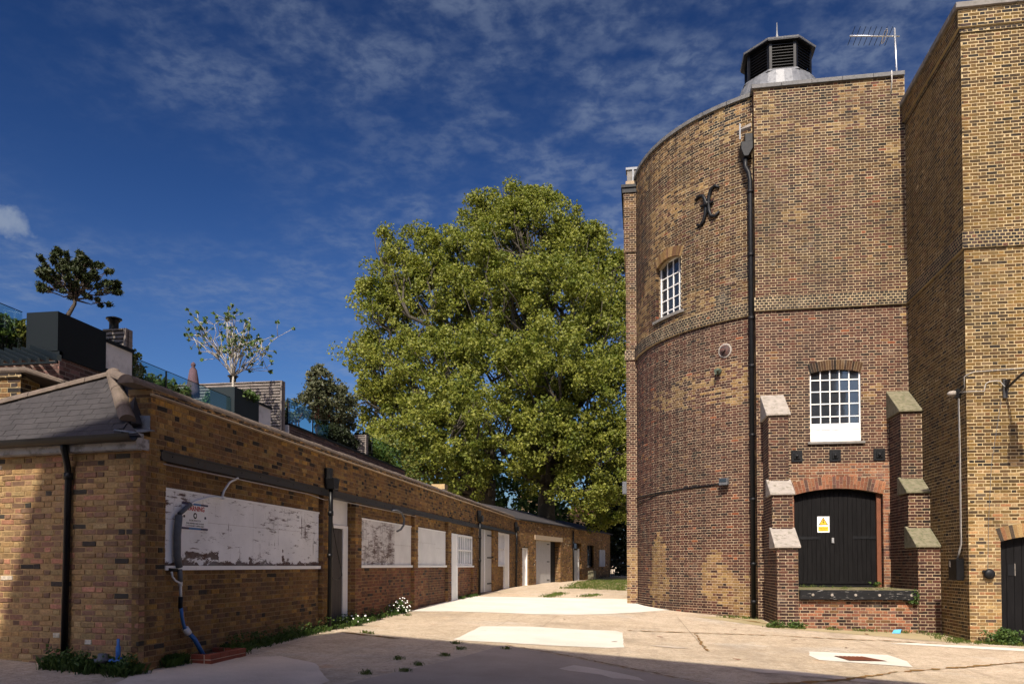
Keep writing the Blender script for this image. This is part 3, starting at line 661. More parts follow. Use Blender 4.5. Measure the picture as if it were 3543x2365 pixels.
# ---- end roof: slates, hip and ridge tiles
E0 = fw(-.12, .15, 3.19); PR = V3((-7.2, 9.96, 4.2)); RL = V3((-8.96, 9.94, 3.84)); RL = PR+(RL-PR)*2.2
HB = V3((-6.50, 9.27, 3.40))
nr = np.cross(FD, PR-E0); nr /= np.linalg.norm(nr); nr = nr if nr[2] > 0 else -nr
upv = np.cross(nr, FD); upv /= np.linalg.norm(upv); upv = upv if upv[2] > 0 else -upv
ur = MB(); ur.prism([E0, HB, PR, RL, fw(4.2, .15, 3.19)], -nr*.04); ur.build('roof_deck', M_SLATE, rng_root)
sl_me = None; rs = random.Random(8)
hgt = np.dot(PR-E0, upv)
for j in range(13):
    v0 = j*.105
    if v0 > hgt: break
    for i in range(-3, 20):
        u0 = i*.20+(j % 2)*.10; p = E0+FD*u0+upv*(v0+.05)
        # keep slates between the hip and the sloping ridge
        uh = np.dot(HB-E0, FD)+(np.dot(PR-E0, FD)-np.dot(HB-E0, FD))*max(0, (v0-np.dot(HB-E0, upv))/(hgt-np.dot(HB-E0, upv))); ul = 3.9
        f_ = (u0-np.dot(PR-E0, FD))/np.dot(RL-PR, FD); top = hgt+(np.dot(RL-E0, upv)-hgt)*max(0, f_)
        if u0 < uh+.06 or u0 > ul or v0 > top-.06: continue
        if sl_me is None:
            m = MB(); m.box(-.097, .097, 0, .2, -.004, .004); sl_me = m.build('slate', M_SLATE, rng_root); me = sl_me.data; so = sl_me; v = 0
            bpy.data.objects.remove(so); WL.pop(so, None)
        b = bpy.data.objects.new('slate', me); col.objects.link(b); b.parent = rng_root
        tl = R(2.2+rs.uniform(-.7, .7)); ax = upv*math.cos(tl)-nr*math.sin(tl); nn = nr*math.cos(tl)+upv*math.sin(tl); tw = rs.uniform(-.012, .012)
        fx = FD*math.cos(tw)+ax*math.sin(tw); m4 = np.eye(4); m4[:3, 0] = fx; m4[:3, 1] = ax; m4[:3, 2] = nn; m4[:3, 3] = E0+FD*(u0+rs.uniform(-.004, .004))+upv*(v0+rs.uniform(-.006, .006))+nr*.013-WL[rng_root]
        b.matrix_basis = Matrix(m4.tolist())
def half_tiles(a, b, n, r, mat, name, up=Z_):
    a, b = V3(a), V3(b); t = (b-a)/np.linalg.norm(b-a); w = np.cross(t, up); w /= np.linalg.norm(w); u = np.cross(w, t)
    for i in range(n):
        p = a+(b-a)*i/n; m = MB(); k = 1+.04*((i % 2))
        pts = [p+w*r*k*math.cos(q)+u*(r*k*math.sin(q)-.02) for q in [math.pi*j/8 for j in range(9)]]; m.prism(pts, (b-a)*(.985/n)); m.build(name, mat, rng_root)
half_tiles(PR+V3((.05, 0, .0)), RL, 9, .085, M_TILE, 'ridge_tile')
half_tiles(HB+V3((.02, -.02, .02)), PR+V3((.0, .0, .02)), 5, .10, M_TILE, 'hip_tile', V3((.55, -.45, .7)))
half_tiles(PR, lw(.0, -.12, 3.90), 2, .085, M_TILE, 'ridge_tile')
sp = MB(); sp.prism([HB+V3((.05, 0, -.02)), PR+V3((0, 0, -.02)), lw(.25, -.25, 3.86), lw(.2, -.1, 3.4)], V3((-.1, .2, -.05))); sp.build('roof_cheek', M_SLATE, rng_root)
ld = MB(); ld.prism([lw(.19, .0, 3.50), lw(.19, -.36, 3.52), lw(.19, -.30, 3.36), lw(.19, .0, 3.30)], -LT*.012)
ld.prism([lw(.2, .06, 3.30), lw(.2, -.34, 3.37), fw(.30, .14, 3.27), fw(-.05, .16, 3.215)], V3((0, 0, .012))); ld.build('lead_flashing', M_LEADD, rng_root)
# eaves: fascia, gutter, soffit, downpipe
gb = MB(); gb.obox(fw(-.02, .10, 3.03), FD*5.1, FN*.025, Z_*.14); gb.obox(fw(-.02, .0, 3.02), FD*5.1, FN*.10, Z_*.012); gb.obox(fw(-.045, -.1, 3.03), FD*.025, FN*.225, Z_*.14); gb.obox(fw(-.045, .0, 3.17), FD*.2, FN*.13, Z_*.06); gb.build('fascia', plain('shaded_fascia_paint', (.30, .29, .29), .6, .3, 4, c2=(.10, .09, .085), f2=(.5, .65)), rng_root)  # white fascia board, with the roof edge's shade put into its grey
gt = MB(); pts = [fw(-.06, .20+.085*math.cos(t), 3.20+.095*math.sin(t)) for t in [math.pi+math.pi*k/8 for k in range(9)]]; pts += [fw(-.06, .20+.072*math.cos(t), 3.20+.08*math.sin(t)) for t in [2*math.pi-math.pi*k/8 for k in range(9)]]
gt.prism(pts, FD*5.2); gt.build('gutter', M_BLACK, rng_root)
def downpipe(path, r, name='downpipe', sockets=(), parent=None, mat=None):
    m = MB(); m.tube(path, r, 12)
    for p in sockets: m.tube([V3(p)-Z_*.045, V3(p)+Z_*.045], r*1.28, 12)
    return m.build(name, mat or M_BLACK, parent, True)
downpipe([fw(1.06, .18, 3.17), fw(1.06, .17, 3.06), fw(1.10, .07, 2.86), fw(1.10, .055, 2.7), fw(1.13, .055, gz(-7.4, 9.3)-.05)], .042, parent=rng_root, sockets=[fw(1.10, .055, 2.72), fw(1.13, .055, .35)])
# steel beam over the bays
def beam(s0, s1, z0, h, mat=M_STEEL):
    m = MB(); m.obox(lw(s0, -.20, z0+h-.02), LT*(s1-s0), LN*.235, Z_*.02); m.obox(lw(s0, -.2, z0), LT*(s1-s0), LN*.235, Z_*.02); m.obox(lw(s0, -.02, z0+.02), LT*(s1-s0), LN*.035, Z_*(h-.04))
    b = m.build('steel_beam', mat, rng_root)
    k = s0+.25
    while k < s1-.1:
        q = MB(); q.lathe(lw(k, .014, z0+h*.55), [(.012, 0), (.011, .008), (.005, .012)], 6, LN); q.build('rivet', M_STEEL, b); k += .62
beam(.42, 6.0, 2.95, .14); beam(6.05, 12.2, 2.95, .14); beam(12.2, 20.2, 2.96, .13)
m = MB(); m.obox(lw(20.2, -.2, 3.03), LT*8.3, LN*.25, Z_*.11); m.build('lintel', M_IRON, rng_root)
# boarded windows
def board(s0, s1, z0, z1, splits, mat, d=-.085):
    xs = [s0]+splits+[s1]
    for a, b in zip(xs[:-1], xs[1:]):
        mm = mat
        if isinstance(mat, dict): mm = mat[a == s0]
        zs = z0+(z1-z0)*.62 if (b-a) > 2.0 else z0+(z1-z0)*.5
        for c, e in ((z0, zs-.002), (zs+.002, z1)):
            m = MB(); m.obox(lw(a+.002, d-.02, c), LT*(b-a-.005), LN*.02, Z_*(e-c)); m.build('window_board', mm, rng_root)
    m = MB(); m.obox(lw(s0-.04, d-.04, z0-.065), LT*(s1-s0+.06), LN*.085, Z_*.062); m.build('sill', M_WHITE, rng_root)
    m = MB(); m.obox(lw(s0-.02, d-.03, z1), LT*(s1-s0+.04), LN*.04, Z_*.035); m.build('head_rail', M_WHITE, rng_root)
board(.66, 5.74, 1.555, 2.58, [3.1], M_BOARD1); board(8.05, 11.93, 1.57, 2.61, [10.5], {True: M_BOARD2, False: M_BOARD3}); board(12.45, 15.66, 1.57, 2.61, [14.5], M_BOARD3)
# boarded-up doorway beside the downpipe
dr = MB(); dr.obox(lw(6.05, -.24, .2), LT*1.18, LN*.04, Z_*2.14); door1 = dr.build('door', M_DOORW, rng_root)
for k in range(6): q = MB(); q.obox(lw(6.06+k*.195, -.202, .22), LT*.188, LN*.012, Z_*2.10); q.build('plank', M_DOORW, door1)
q = MB(); q.obox(lw(7.24, -.24, .2), LT*.27, LN*.07, Z_*2.22); q.obox(lw(6.04, -.24, 2.35), LT*1.2, LN*.07, Z_*.07); q.build('door_frame', M_WHITE, rng_root)
q = MB(); q.obox(lw(6.04, -.24, 2.43), LT*1.48, LN*.05, Z_*.55); q.build('transom_board', M_BOARD3, rng_root)
# glazed bays
def barred(s0, s1, z0, z1, cols_, rows_, d=-.06):
    fr = MB(); L = s1-s0; t = .07
    fr.obox(lw(s0, d-.05, z0), LT*L, LN*.07, Z_*t); fr.obox(lw(s0, d-.05, z1-t), LT*L, LN*.07, Z_*t)
    fr.obox(lw(s0, d-.05, z0+t), LT*t, LN*.07, Z_*(z1-z0-2*t)); fr.obox(lw(s1-t, d-.05, z0+t), LT*t, LN*.07, Z_*(z1-z0-2*t)); w = fr.build('window', M_WHITE, rng_root)
    for i in range(cols_):
        for j in range(rows_):
            a = s0+t+(L-2*t)*i/cols_; b = s0+t+(L-2*t)*(i+1)/cols_; c = z0+t+(z1-z0-2*t)*j/rows_; e = z0+t+(z1-z0-2*t)*(j+1)/rows_
            q = MB(); q.obox(lw(a, d-.03, c), LT*(b-a), LN*.006, Z_*(e-c)); q.build('pane', M_GLASS, w)
    for i in range(1, cols_):
        a = s0+t+(L-2*t)*i/cols_; q = MB(); th = .09 if i == cols_//2 else .04; q.obox(lw(a-th/2, d-.035, z0+t), LT*th, LN*.05, Z_*(z1-z0-2*t)); q.build('glazing_bar', M_WHITE, w)
    for j in range(1, rows_):
        c = z0+t+(z1-z0-2*t)*j/rows_; q = MB(); q.obox(lw(s0+t, d-.034, c-.03), LT*(L-2*t), LN*.052, Z_*.06); q.build('glazing_bar', M_WHITE, w)
    q = MB(); q.obox(lw(s0-.03, d-.05, z0-.06), LT*(L+.08), LN*.13, Z_*.058); q.build('sill', M_WHITE, rng_root)
barred(17.0, 19.36, 1.56, 2.62, 8, 2); barred(24.2, 25.84, 1.58, 3.0, 6, 2)
q = MB(); q.obox(lw(16.2, -.12, .4), LT*.78, LN*.10, Z_*2.22); q.obox(lw(16.2, -.02, .4), LT*.1, LN*.02, Z_*2.22); q.obox(lw(16.86, -.02, .4), LT*.12, LN*.02, Z_*2.22); q.build('side_door', M_WHITE, rng_root)
q = MB(); q.obox(lw(25.86, -.12, .4), LT*1.0, LN*.10, Z_*2.6); q.obox(lw(26.7, -.02, .4), LT*.16, LN*.02, Z_*2.6); q.build('side_door', M_WHITE, rng_root)
dd = MB(); dd.obox(lw(20.32, -.14, .5), LT*2.86, LN*.03, Z_*2.5); dbl = dd.build('double_door', M_GREYW, rng_root)
for k in range(20):
    q = MB(); q.obox(lw(20.33+k*.142, -.108, .52), LT*.137, LN*.016, Z_*2.46); q.build('plank', M_GREYW, dbl)
for z in (.8, 1.85, 2.75):
    q = MB(); q.obox(lw(22.3, -.092, z), LT*.86, LN*.012, Z_*.06); q.build('strap_hinge', M_IRON, dbl)
q = MB(); q.obox(lw(21.7, -.092, .52), LT*.06, LN*.03, Z_*2.46); q.build('meeting_stile', M_WHITE, dbl)
# rainwater goods on the long wall
def hopper(s, ztop, zb):
    m = MB(); m.obox(lw(s-.12, .01, ztop), LT*.13, LN*.13, Z_*.20); m.prism([lw(s-.17, .02, ztop), lw(s+.17, .02, ztop), lw(s+.10, .02, ztop-.22), lw(s-.10, .02, ztop-.22)], LN*.2); m.build('hopper', M_BLACK, rng_root, bevel=.008)
    downpipe([lw(s, .10, ztop-.2), lw(s, .10, ztop-.6), lw(s, .08, zb)], .045, parent=rng_root, sockets=[lw(s, .09, 1.75), lw(s, .098, 2.6)])
hopper(5.90, 3.30, .1); hopper(20.05, 3.42, .3); hopper(28.3, 3.42, .3)
# far stretch: doors, garage, notice, patches
def w2box(name, s0, s1, d0, d1, z0, z1, mat, parent=rng_root): q = MB(); q.obox(w2(s0, d0, z0), T2*(s1-s0), N2*(d1-d0), Z_*(z1-z0)); return q.build(name, mat, parent)
d2 = w2box('door', 1.02, 1.80, -.16, -.12, .3, 2.36, M_WHITE)
for k in range(5): w2box('plank', 1.03+k*.153, 1.178+k*.153, -.119, -.108, .34, 2.34, M_WHITE, d2)
w2box('handle', 1.08, 1.14, -.107, -.06, 1.25, 1.40, M_IRON, d2)
w2box('door_frame', 1.80, 1.92, -.16, -.05, .3, 2.44, M_WHITE); w2box('head_rail', 1.0, 1.80, -.16, -.05, 2.37, 2.44, M_WHITE)
gd = w2box('garage_door', 3.1, 6.34, -.34, -.30, .3, 2.9, M_GREYW)
for k in range(12): w2box('plank', 3.12+k*.27, 3.38+k*.27, -.298, -.28, .32, 2.88, M_GREYW, gd)
for s, z in ((5.7, .75), (5.7, 1.75), (5.7, 2.7), (3.2, 1.75)): w2box('hinge', s, s+.45, -.279, -.268, z, z+.05, M_IRON, gd)
w2box('open_leaf', 6.36, 7.29, -.36, -.32, .3, 2.9, M_DARK)
w2box('concrete_lintel', 2.86, 7.65, -.3, .03, 2.9, 3.14, M_MORTB)
d3 = w2box('door', 10.14, 11.4, -.2, -.15, .4, 2.5, M_GREYW)
for k in range(7): w2box('plank', 10.16+k*.176, 10.33+k*.176, -.149, -.138, .44, 2.46, M_GREYW, d3)
w2box('handle', 10.3, 10.38, -.137, -.08, 1.3, 1.45, M_IRON, d3)
w2box('door_frame', 11.4, 11.55, -.2, -.1, .4, 2.6, M_WHITE); w2box('transom', 10.14, 11.6, -.2, -.16, 2.6, 2.95, M_GLASS)
w2box('window', 13.1, 14.66, -.2, -.16, 1.45, 2.85, M_GLASS)
downpipe([w2(9.7, .07, 3.6), w2(9.7, .07, .3)], .05, parent=rng_root)
tag(w2box('notice_board', 15.95, 17.5, .005, .05, 1.5, 2.62, plain('notice_paper', (.34, .36, .40), .6, .3, 3), None), 'pale notice board fixed to the shaded far end of the brick range', 'notice board')
tag(w2box('bollard_stone', 12.3, 12.9, .25, .6, .45, 1.25, M_CAPM, None), 'short mossy stone block against the far end of the brick range', 'stone')
BFs.finish(300); B.finish(120)

# ---- things on the range
bx = thing('warning_sign', lw(1.37, -.085, 2.07), 'white and blue rectangular camera warning sign on the peeling white boarding', 'sign')
q = MB(); q.obox(lw(1.04, -.083, 2.07), LT*.67, LN*.006, Z_*.38); q.build('panel', M_SIGNW, bx)
q = MB(); q.obox(lw(1.04, -.077, 2.422), LT*.67, LN*.002, Z_*.028); q.obox(lw(1.04, -.077, 2.07), LT*.67, LN*.002, Z_*.03); q.build('band', M_NAVY, bx)
for zz in (2.424, 2.072): q = MB(); q.obox(lw(1.22, -.0748, zz), LT*.3, LN*.001, Z_*.024); q.build('band_middle', M_SIGNB, bx)
lettering('WARNING', .098, lw(1.375, -.077, 2.372), LT, LN, M_RED, bx, 1.02, .003)
lettering('ROBOWATCH', .036, lw(1.375, -.077, 2.200), LT, LN, M_INK, bx, 1.25)
lettering('THESE PREMISES HAVE 24 HOUR', .031, lw(1.375, -.077, 2.158), LT, LN, M_INK, bx, 1.02)
lettering('C.C.T.V SECURITY SURVEILLANCE', .031, lw(1.375, -.077, 2.123), LT, LN, M_INK, bx, 1.0)
q = MB(); q.lathe(lw(1.375, -.077, 2.272), [(.045, 0), (.045, .002)], 20, LN); q.build('lens_emblem', M_INK, bx)
q = MB(); q.lathe(lw(1.375, -.0745, 2.272), [(.022, 0), (.022, .001)], 16, LN); q.build('lens_ring', M_SIGNW, bx)
for s in (1.10, 1.64): q = MB(); q.obox(lw(s-.022, -.077, 2.235), LT*.044, LN*.0015, Z_*.035); q.build('badge', M_INK, bx)
wp = thing('standpipe', lw(.95, -.02, gz(-6.2, 10.2)), 'wall-mounted water pipe, grey lagging above and blue below, beside the warning sign', 'pipe')
ph = MB(); P = [(2.4, 2.93), (2.18, 2.84), (2.05, 2.70), (2.02, 2.59)]; ph.tube([lw(s, .02-.05*i/3, z) for i, (s, z) in enumerate(P)], .017, 8); ph.tube([lw(s, -.03, z) for s, z in ((2.06, 2.59), (1.85, 2.585), (1.62, 2.555), (1.28, 2.47), (1.06, 2.36))], .017, 8); ph.tube([lw(2.0, -.03, 2.59), lw(2.09, -.03, 2.59)], .025, 8); ph.build('plastic_pipe', M_PLASTIC, wp, True)
q = MB(); q.tube([lw(s, -.02, z) for s, z in ((1.16, 2.42), (1.0, 2.33), (.90, 2.27))], .034, 10); q.tube([lw(s, -.02, z) for s, z in ((.885, 2.25), (.85, 1.97), (.855, 1.69), (.90, 1.53))], .05, 12); q.tube([lw(s, -.01, z) for s, z in ((.90, 1.50), (.915, 1.40), (.92, 1.33))], .036, 10); q.build('lagging', M_GREYF, wp, True)
q = MB(); q.tube([lw(.92, -.01, 1.34), lw(.935, -.01, 1.10)], .02, 8); q.tube([lw(s, .0, z) for s, z in ((.70, 1.47), (.72, 1.40), (.79, 1.345), (.92, 1.31))], .014, 8); q.tube([lw(.92, -.01, 1.33), lw(.92, -.01, 1.27)], .03, 8); q.build('plastic_pipe', M_PLASTIC, wp, True)
q = MB(); q.tube([lw(.935, -.01, 1.12), lw(.93, -.01, .96)], .032, 10); q.tube([lw(.69, -.04, 1.50), lw(.86, -.02, 1.49)], .022, 8); q.build('coupling', M_IRON, wp, True)
q = MB(); q.tube([lw(s, .0, z) for s, z in ((.93, .97), (.95, .85), (.99, .74), (1.05, .64))], .025, 10); q.tube([lw(s, d, z) for s, d, z in ((1.05, 0, .65), (1.14, .08, .52), (1.27, .16, .25))], .033, 10); q.build('blue_hose', M_BLUE, wp, True)
q = MB(); q.tube([lw(1.03, 0, .68), lw(1.09, .02, .60)], .05, 10); q.build('collar', M_PLASTIC, wp, True)
# red brick box round the foot of the pipe
bb = thing('brick_kerb_box', lw(1.5, .25, gz(-6, 10.8)), 'small low red brick box around the foot of the blue pipe', 'planter')
rk = random.Random(3)
def kb(s0, s1, d0, d1, z, off):
    zb = gz(-6, 10.7)
    along = (s1-s0) > (d1-d0); L = max(s1-s0, d1-d0); n = max(1, round(L/.225)); 
    for i in range(n):
        a = L*i/n+.004; b = L*(i+1)/n-.004; q = MB()
        if along: q.obox(lw(s0+a, d0, zb+z), LT*(b-a), LN*(d1-d0), Z_*.066)
        else: q.obox(lw(s0, d0+a, zb+z), LT*(s1-s0), LN*(b-a), Z_*.066)
        c = PK_RED(rk); o = q.build('brick', M_RUST if rk.random() < .01 else M_KB, bb, bevel=.004)
M_KB = plain('kerb_brick', (.21, .055, .032), .85, .3, 7, bump=.004)
for z in (-.02, .055):
    kb(.98, 1.95, .33, .43, z, 0); kb(.98, 1.08, -.08, .32, z, 0); kb(1.86, 1.95, -.08, .32, z, 0)
zb_ = gz(-6, 10.7)
q = MB(); q.obox(lw(.985, .335, zb_-.04), LT*.96, LN*.085, Z_*.155); q.obox(lw(.985, -.08, zb_-.04), LT*.085, LN*.41, Z_*.155); q.obox(lw(1.865, -.08, zb_-.04), LT*.08, LN*.41, Z_*.155); q.build('mortar', M_CONCO, bb)
q = MB(); q.obox(lw(1.07, -.08, zb_-.04), LT*.79, LN*.41, Z_*.10); q.build('soil', M_SOIL, bb)
cb = MB(); cb.tube([lw(s, d, z) for s, d, z in ((.45, .025, 2.905), (2.6, .03, 2.91), (5.0, .03, 2.905), (5.5, .04, 2.87), (5.75, .045, 2.86), (6.2, .04, 2.90), (8, .03, 2.905), (12.0, .03, 2.91))], .007, 6)
tag(cb.build('electric_cable', M_CABLE, None, True), 'pale cable clipped along the underside of the steel beam', 'cable')
cb = MB(); cb.tube([lw(s, .05, z) for s, z in ((9.9, 2.93), (10.25, 2.96), (10.64, 2.92), (10.89, 2.78), (10.84, 2.61), (10.6, 2.49), (10.3, 2.43))], .026, 8)
tag(cb.build('bent_conduit', M_GREYF, None, True), 'grey conduit curling down over the worn boarding below the beam', 'conduit')
cb = MB(); cb.tube([lw(s, .03, z) for s, z in ((6.02, 2.72), (6.14, 2.5), (6.25, 2.2), (6.45, 1.8), (6.62, 1.5), (6.68, 1.35), (6.5, 1.26), (6.2, 1.28), (6.02, 1.45), (6.1, 1.7), (6.17, 1.95), (6.0, 2.2))], .008, 6)
tag(cb.build('loose_cable', M_BLACK, None, True), 'loose black cable looped round the downpipe by the old timber door', 'cable')
stp = thing('stopcock', fw(.14, .2, gz(-6.4, 9)), 'blue pipe stub with a grey cap in the grass at the wall corner', 'pipe')
q = MB(); g0 = gz(-6.4, 9); q.lathe(fw(.16, .16, g0), [(.03, 0), (.03, .34), (.018, .36), (.018, .44)], 10); q.lathe(fw(.16, .16, g0+.16), [(.11, 0), (.11, .02), (.03, .05)], 12); q.build('pipe_stub', M_BLUE, stp, True)
q = MB(); q.lathe(fw(.38, .18, g0), [(.07, 0), (.07, .14), (.10, .15), (.10, .18), (.06, .19), (.055, .25)], 12); q.build('cap', M_GREYF, stp, True)

# ================================================================== ROUND TOWER
CT = (5.603, 28.452); RT = 5.763; TH0 = R(-186); CURVE = (CT, RT, TH0); YB = 22.85; BX0, BX1 = 3.21, 7.19; ZT = 14.93; ZS = 8.64
tw = thing('round_tower', (5.6, 26.5, 0), 'tall round brown brick tower with a flat buttressed bay and roof lantern', 'building')
TB = Bricks(tw, M_BT, 11)
sc = lambda deg: RT*(R(deg)-TH0)           # arc position of a bearing
def pal_cyl(s, z, r):
    if z > ZS:
        if z > 13.9 and r.random() < .35: return PK_YELL(r)
        if nz2(s, z, .55, 3) > .80 and r.random() < .5: return PK_YELL(r)
        if nz2(s, z, .8, 8) > .84: return PK_DARK(r)
        return PK_UPPER(r) if r.random() < .7+(z-10)*.05 else PK_PURPLE(r)
    if z < 2.6:
        k = nz2(s, z*1.3, .85, 5)+(.16 if z < 1.2 and s < 4.2 else 0)-(z-.8)*.06
        if k > .60: return PK_YELL(r) if r.random() < .85 else PK_PURPLE(r)
    if nz2(s, z, .6, 6) > .80 and r.random() < .5: return PK_YELL(r)
    return PK_PURPLE(r)
pal_head = lambda s, z, r: PK_DARK(r) if r.random() < .92 else PK_PURPLE(r)
WC = sc(-145.2); WHW = .645
wop, WR, WZ = arched(WC, WHW, 9.36, 11.02, .16, .30)
wall = MB(); wallu = MB(); s_end = sc(-114.6)
TB.area((0, 0, 0), X_, Y_, -.2, ZS, ints(0, s_end), pal_cyl, wall, CURVE, rec=.0035)
TB.area((0, 0, 0), X_, Y_, ZS+.375, ZT, ints(0, s_end, [wop]), pal_cyl, wallu, CURVE, rec=.0035)
TB.area((0, 0, 0), X_, Y_, ZS, ZS+.375, ints(0, s_end), pal_head, wallu, CURVE, bond='header', out=.07, rec=.003, joint=.014, zoff=ZS % CH)
# inner drum so that nothing is seen through, and the flat roof
def drum(mb, r, z0, z1, a0, a1, n, hole=None):
    for i in range(n):
        t0 = a0+(a1-a0)*i/n; t1 = a0+(a1-a0)*(i+1)/n
        mb.quad(*[(CT[0]+r*math.cos(t), CT[1]+r*math.sin(t), z) for t, z in ((t0, z0), (t1, z0), (t1, z1), (t0, z1))])
drum(wall, RT-.12, -.2, 9.3, R(-190), R(-113), 48); drum(wallu, RT-.12, 11.4, ZT, R(-190), R(-113), 48)
drum(wallu, RT-.12, 9.25, 11.45, R(-190), R(-152.4), 18); drum(wallu, RT-.12, 9.25, 11.45, R(-138), R(-113), 18)
drum(wall, RT, -.2, ZT, R(-68), R(170), 60)
def strip_ledge(r0, r1, z, n=40):
    m = wallu
    for i in range(n):
        t0 = TH0+(s_end/RT)*i/n; t1 = TH0+(s_end/RT)*(i+1)/n; m.quad(*[(CT[0]+r*math.cos(t), CT[1]+r*math.sin(t), zz) for t, r, zz in ((t0, r1, z), (t1, r1, z), (t1, r0, z+.02), (t0, r0, z+.02))]); m.quad(*[(CT[0]+r*math.cos(t), CT[1]+r*math.sin(t), ZS) for t, r in ((t1, r1), (t0, r1), (t0, r0), (t1, r0))])
strip_ledge(RT-.02, RT+.066, ZS+.375)
# curved copings
for i in range(9):
    m = MB(); t0 = R(-184)+R(70)*i/9+.002; t1 = R(-184)+R(70)*(i+1)/9-.002; n = 6
    for k in range(n):
        a0 = t0+(t1-t0)*k/n; a1 = t0+(t1-t0)*(k+1)/n
        P = [(CT[0]+r*math.cos(a), CT[1]+r*math.sin(a)) for a in (a0, a1) for r in (RT-.4, RT+.065)]
        m.prism([(*P[0], ZT), (*P[2], ZT), (*P[3], ZT), (*P[1], ZT)], (0, 0, .11))
    m.build('coping', M_EDGE, tw)
# window in the curve
WTH = R(-145.2); wn_ = V3((math.cos(WTH), math.sin(WTH), 0)); wt_ = V3((-math.sin(WTH), math.cos(WTH), 0)); wc_ = V3((CT[0], CT[1], 0))+wn_*RT
ring(tw, (0, 0, 0), X_, Y_, WC, WHW, 11.02, .16, .30, 15, PK_YELL, M_BT, curve=CURVE)
ring_bed(wallu, (0, 0, 0), X_, Y_, WC, WHW, 11.02, .16, .30, curve=CURVE)
for sgn in (-1, 1):
    TB.area(wc_+wt_*sgn*WHW, wn_, -wt_*sgn, 9.36, 11.05, ints(-.36, -.055), pal_cyl, wallu, rec=.004)
def glazed(root, o, T, N, w, z0, z1, ncol, zrows, bar=.03, fr=.05, board=None, mat=M_WHITE, stile=None):
    """window of small panes in a wooden frame; o is the middle of the foot on the glass plane"""
    o, T, N = V3(o), V3(T), V3(N); f = MB(); h = w/2
    f.obox(o-T*h+Z_*0-N*.02, T*fr, N*.06, Z_*(z1-z0)); f.obox(o+T*(h-fr)-N*.02, T*fr, N*.06, Z_*(z1-z0)); f.obox(o-T*(h-fr)-N*.02, T*(w-2*fr), N*.06, Z_*fr); f.obox(o-T*(h-fr)-N*.02+Z_*(z1-z0-fr), T*(w-2*fr), N*.06, Z_*fr)
    win = f.build('window', mat, root); xs = [-h+fr+(w-2*fr)*i/ncol for i in range(ncol+1)]; zs = [fr]+[z-z0 for z in zrows]+[z1-z0-fr]; rp = random.Random(ncol*7)
    for i in range(ncol):
        for j in range(len(zs)-1):
            q = MB(); tl = rp.uniform(-.0015, .0015); q.obox(o+T*xs[i]+Z_*zs[j]+N*tl, T*(xs[i+1]-xs[i])-N*tl*2, N*.004, Z_*(zs[j+1]-zs[j])+N*rp.uniform(-.0015, .0015)); q.build('pane', M_GLASS, win)
    for x in xs[1:-1]: q = MB(); q.obox(o+T*(x-bar/2)-N*.008+Z_*fr, T*bar, N*.036, Z_*(z1-z0-2*fr)); q.build('glazing_bar', mat, win)
    for z in zs[1:-1]: q = MB(); q.obox(o-T*(h-fr)-N*.007+Z_*(z-bar/2), T*(w-2*fr), N*.034, Z_*bar); q.build('glazing_bar', mat, win)
    return win
glazed(tw, wc_-wn_*.26+Z_*9.38, wt_, wn_, 1.29, 9.38, 11.2, 4, [9.62, 9.98, 10.34, 10.70], fr=.04)
q = MB(); n = 6
for k in range(n):
    a0 = WTH-R(7.6)+R(15.2)*k/n; a1 = WTH-R(7.6)+R(15.2)*(k+1)/n; P = [(CT[0]+r*math.cos(a), CT[1]+r*math.sin(a)) for a in (a0, a1) for r in (RT-.42, RT+.07)]
    q.prism([(*P[0], 9.29), (*P[2], 9.29), (*P[3], 9.27), (*P[1], 9.27)], (0, 0, .085))
q.build('sill', M_COPE, tw)
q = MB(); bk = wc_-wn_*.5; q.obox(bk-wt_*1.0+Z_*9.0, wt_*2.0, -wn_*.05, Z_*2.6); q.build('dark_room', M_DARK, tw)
# flat bay
PXW = lambda y: V3((0, y, 0))
def pal_bay(s, z, r):
    if z > ZS+.3:
        if z > 13.6 and nz2(s, z, .9, 2) > .45 and r.random() < .5: return PK_YELL(r)
        if nz2(s, z, .7, 9) > .82 and r.random() < .5: return PK_YELL(r)
        if z < 9.6: return PK_PURPLE(r)
        return PK_UPPER(r) if r.random() < .65 else PK_PURPLE(r)
    if z < 4.33 and 4.05 < s < 6.73: return PK_RED(r)
    if s > 6.0 and nz2(s, z, .8, 4) > .62 and r.random() < .6: return PK_YELL(r) if r.random() < .5 else PK_UPPER(r)
    return PK_PURPLE(r)
bop, _, _ = arched(5.30, .665, 4.93, 6.84, .09, .27); dop, _, _ = arched(5.335, 1.165, .9, 3.49, .17, .34)
TB.area(PXW(YB), X_, -Y_, -.2, ZS, ints(BX0, BX1, [bop, dop]), pal_bay, wall, rec=.0035)
TB.area(PXW(YB), X_, -Y_, ZS+.375, ZT, ints(BX0, BX1), pal_bay, wallu, rec=.0035)
TB.area(PXW(YB), X_, -Y_, ZS, ZS+.375, ints(BX0-.04, BX1-.005), pal_head, wallu, bond='header', out=.07, rec=.003, joint=.014, zoff=ZS % CH)
wallu.prism([(BX0-.04, YB-.060, ZS+.377), (BX0-.04, YB+.02, ZS+.395), (BX0-.04, YB+.02, ZS+.005), (BX0-.04, YB-.060, ZS+.005)], (BX1-BX0+.035, 0, 0))
TB.area((BX0, YB, 0), -Y_, -X_, -.2, ZT, ints(-.5, -.002), lambda s, z, r: PK_YELL(r) if r.random() < .35 else PK_PURPLE(r), wall, rec=.0035)
wallu.box(BX0+.02, BX1, YB+.12, YB+1.2, 7.3, ZT); wall.box(BX0+.02, 4.6, YB+.12, YB+1.2, 3.9, 7.3); wall.box(6.02, BX1, YB+.12, YB+1.2, 3.9, 7.3); wall.box(4.6, 6.02, YB+.12, YB+1.2, 3.9, 4.86)
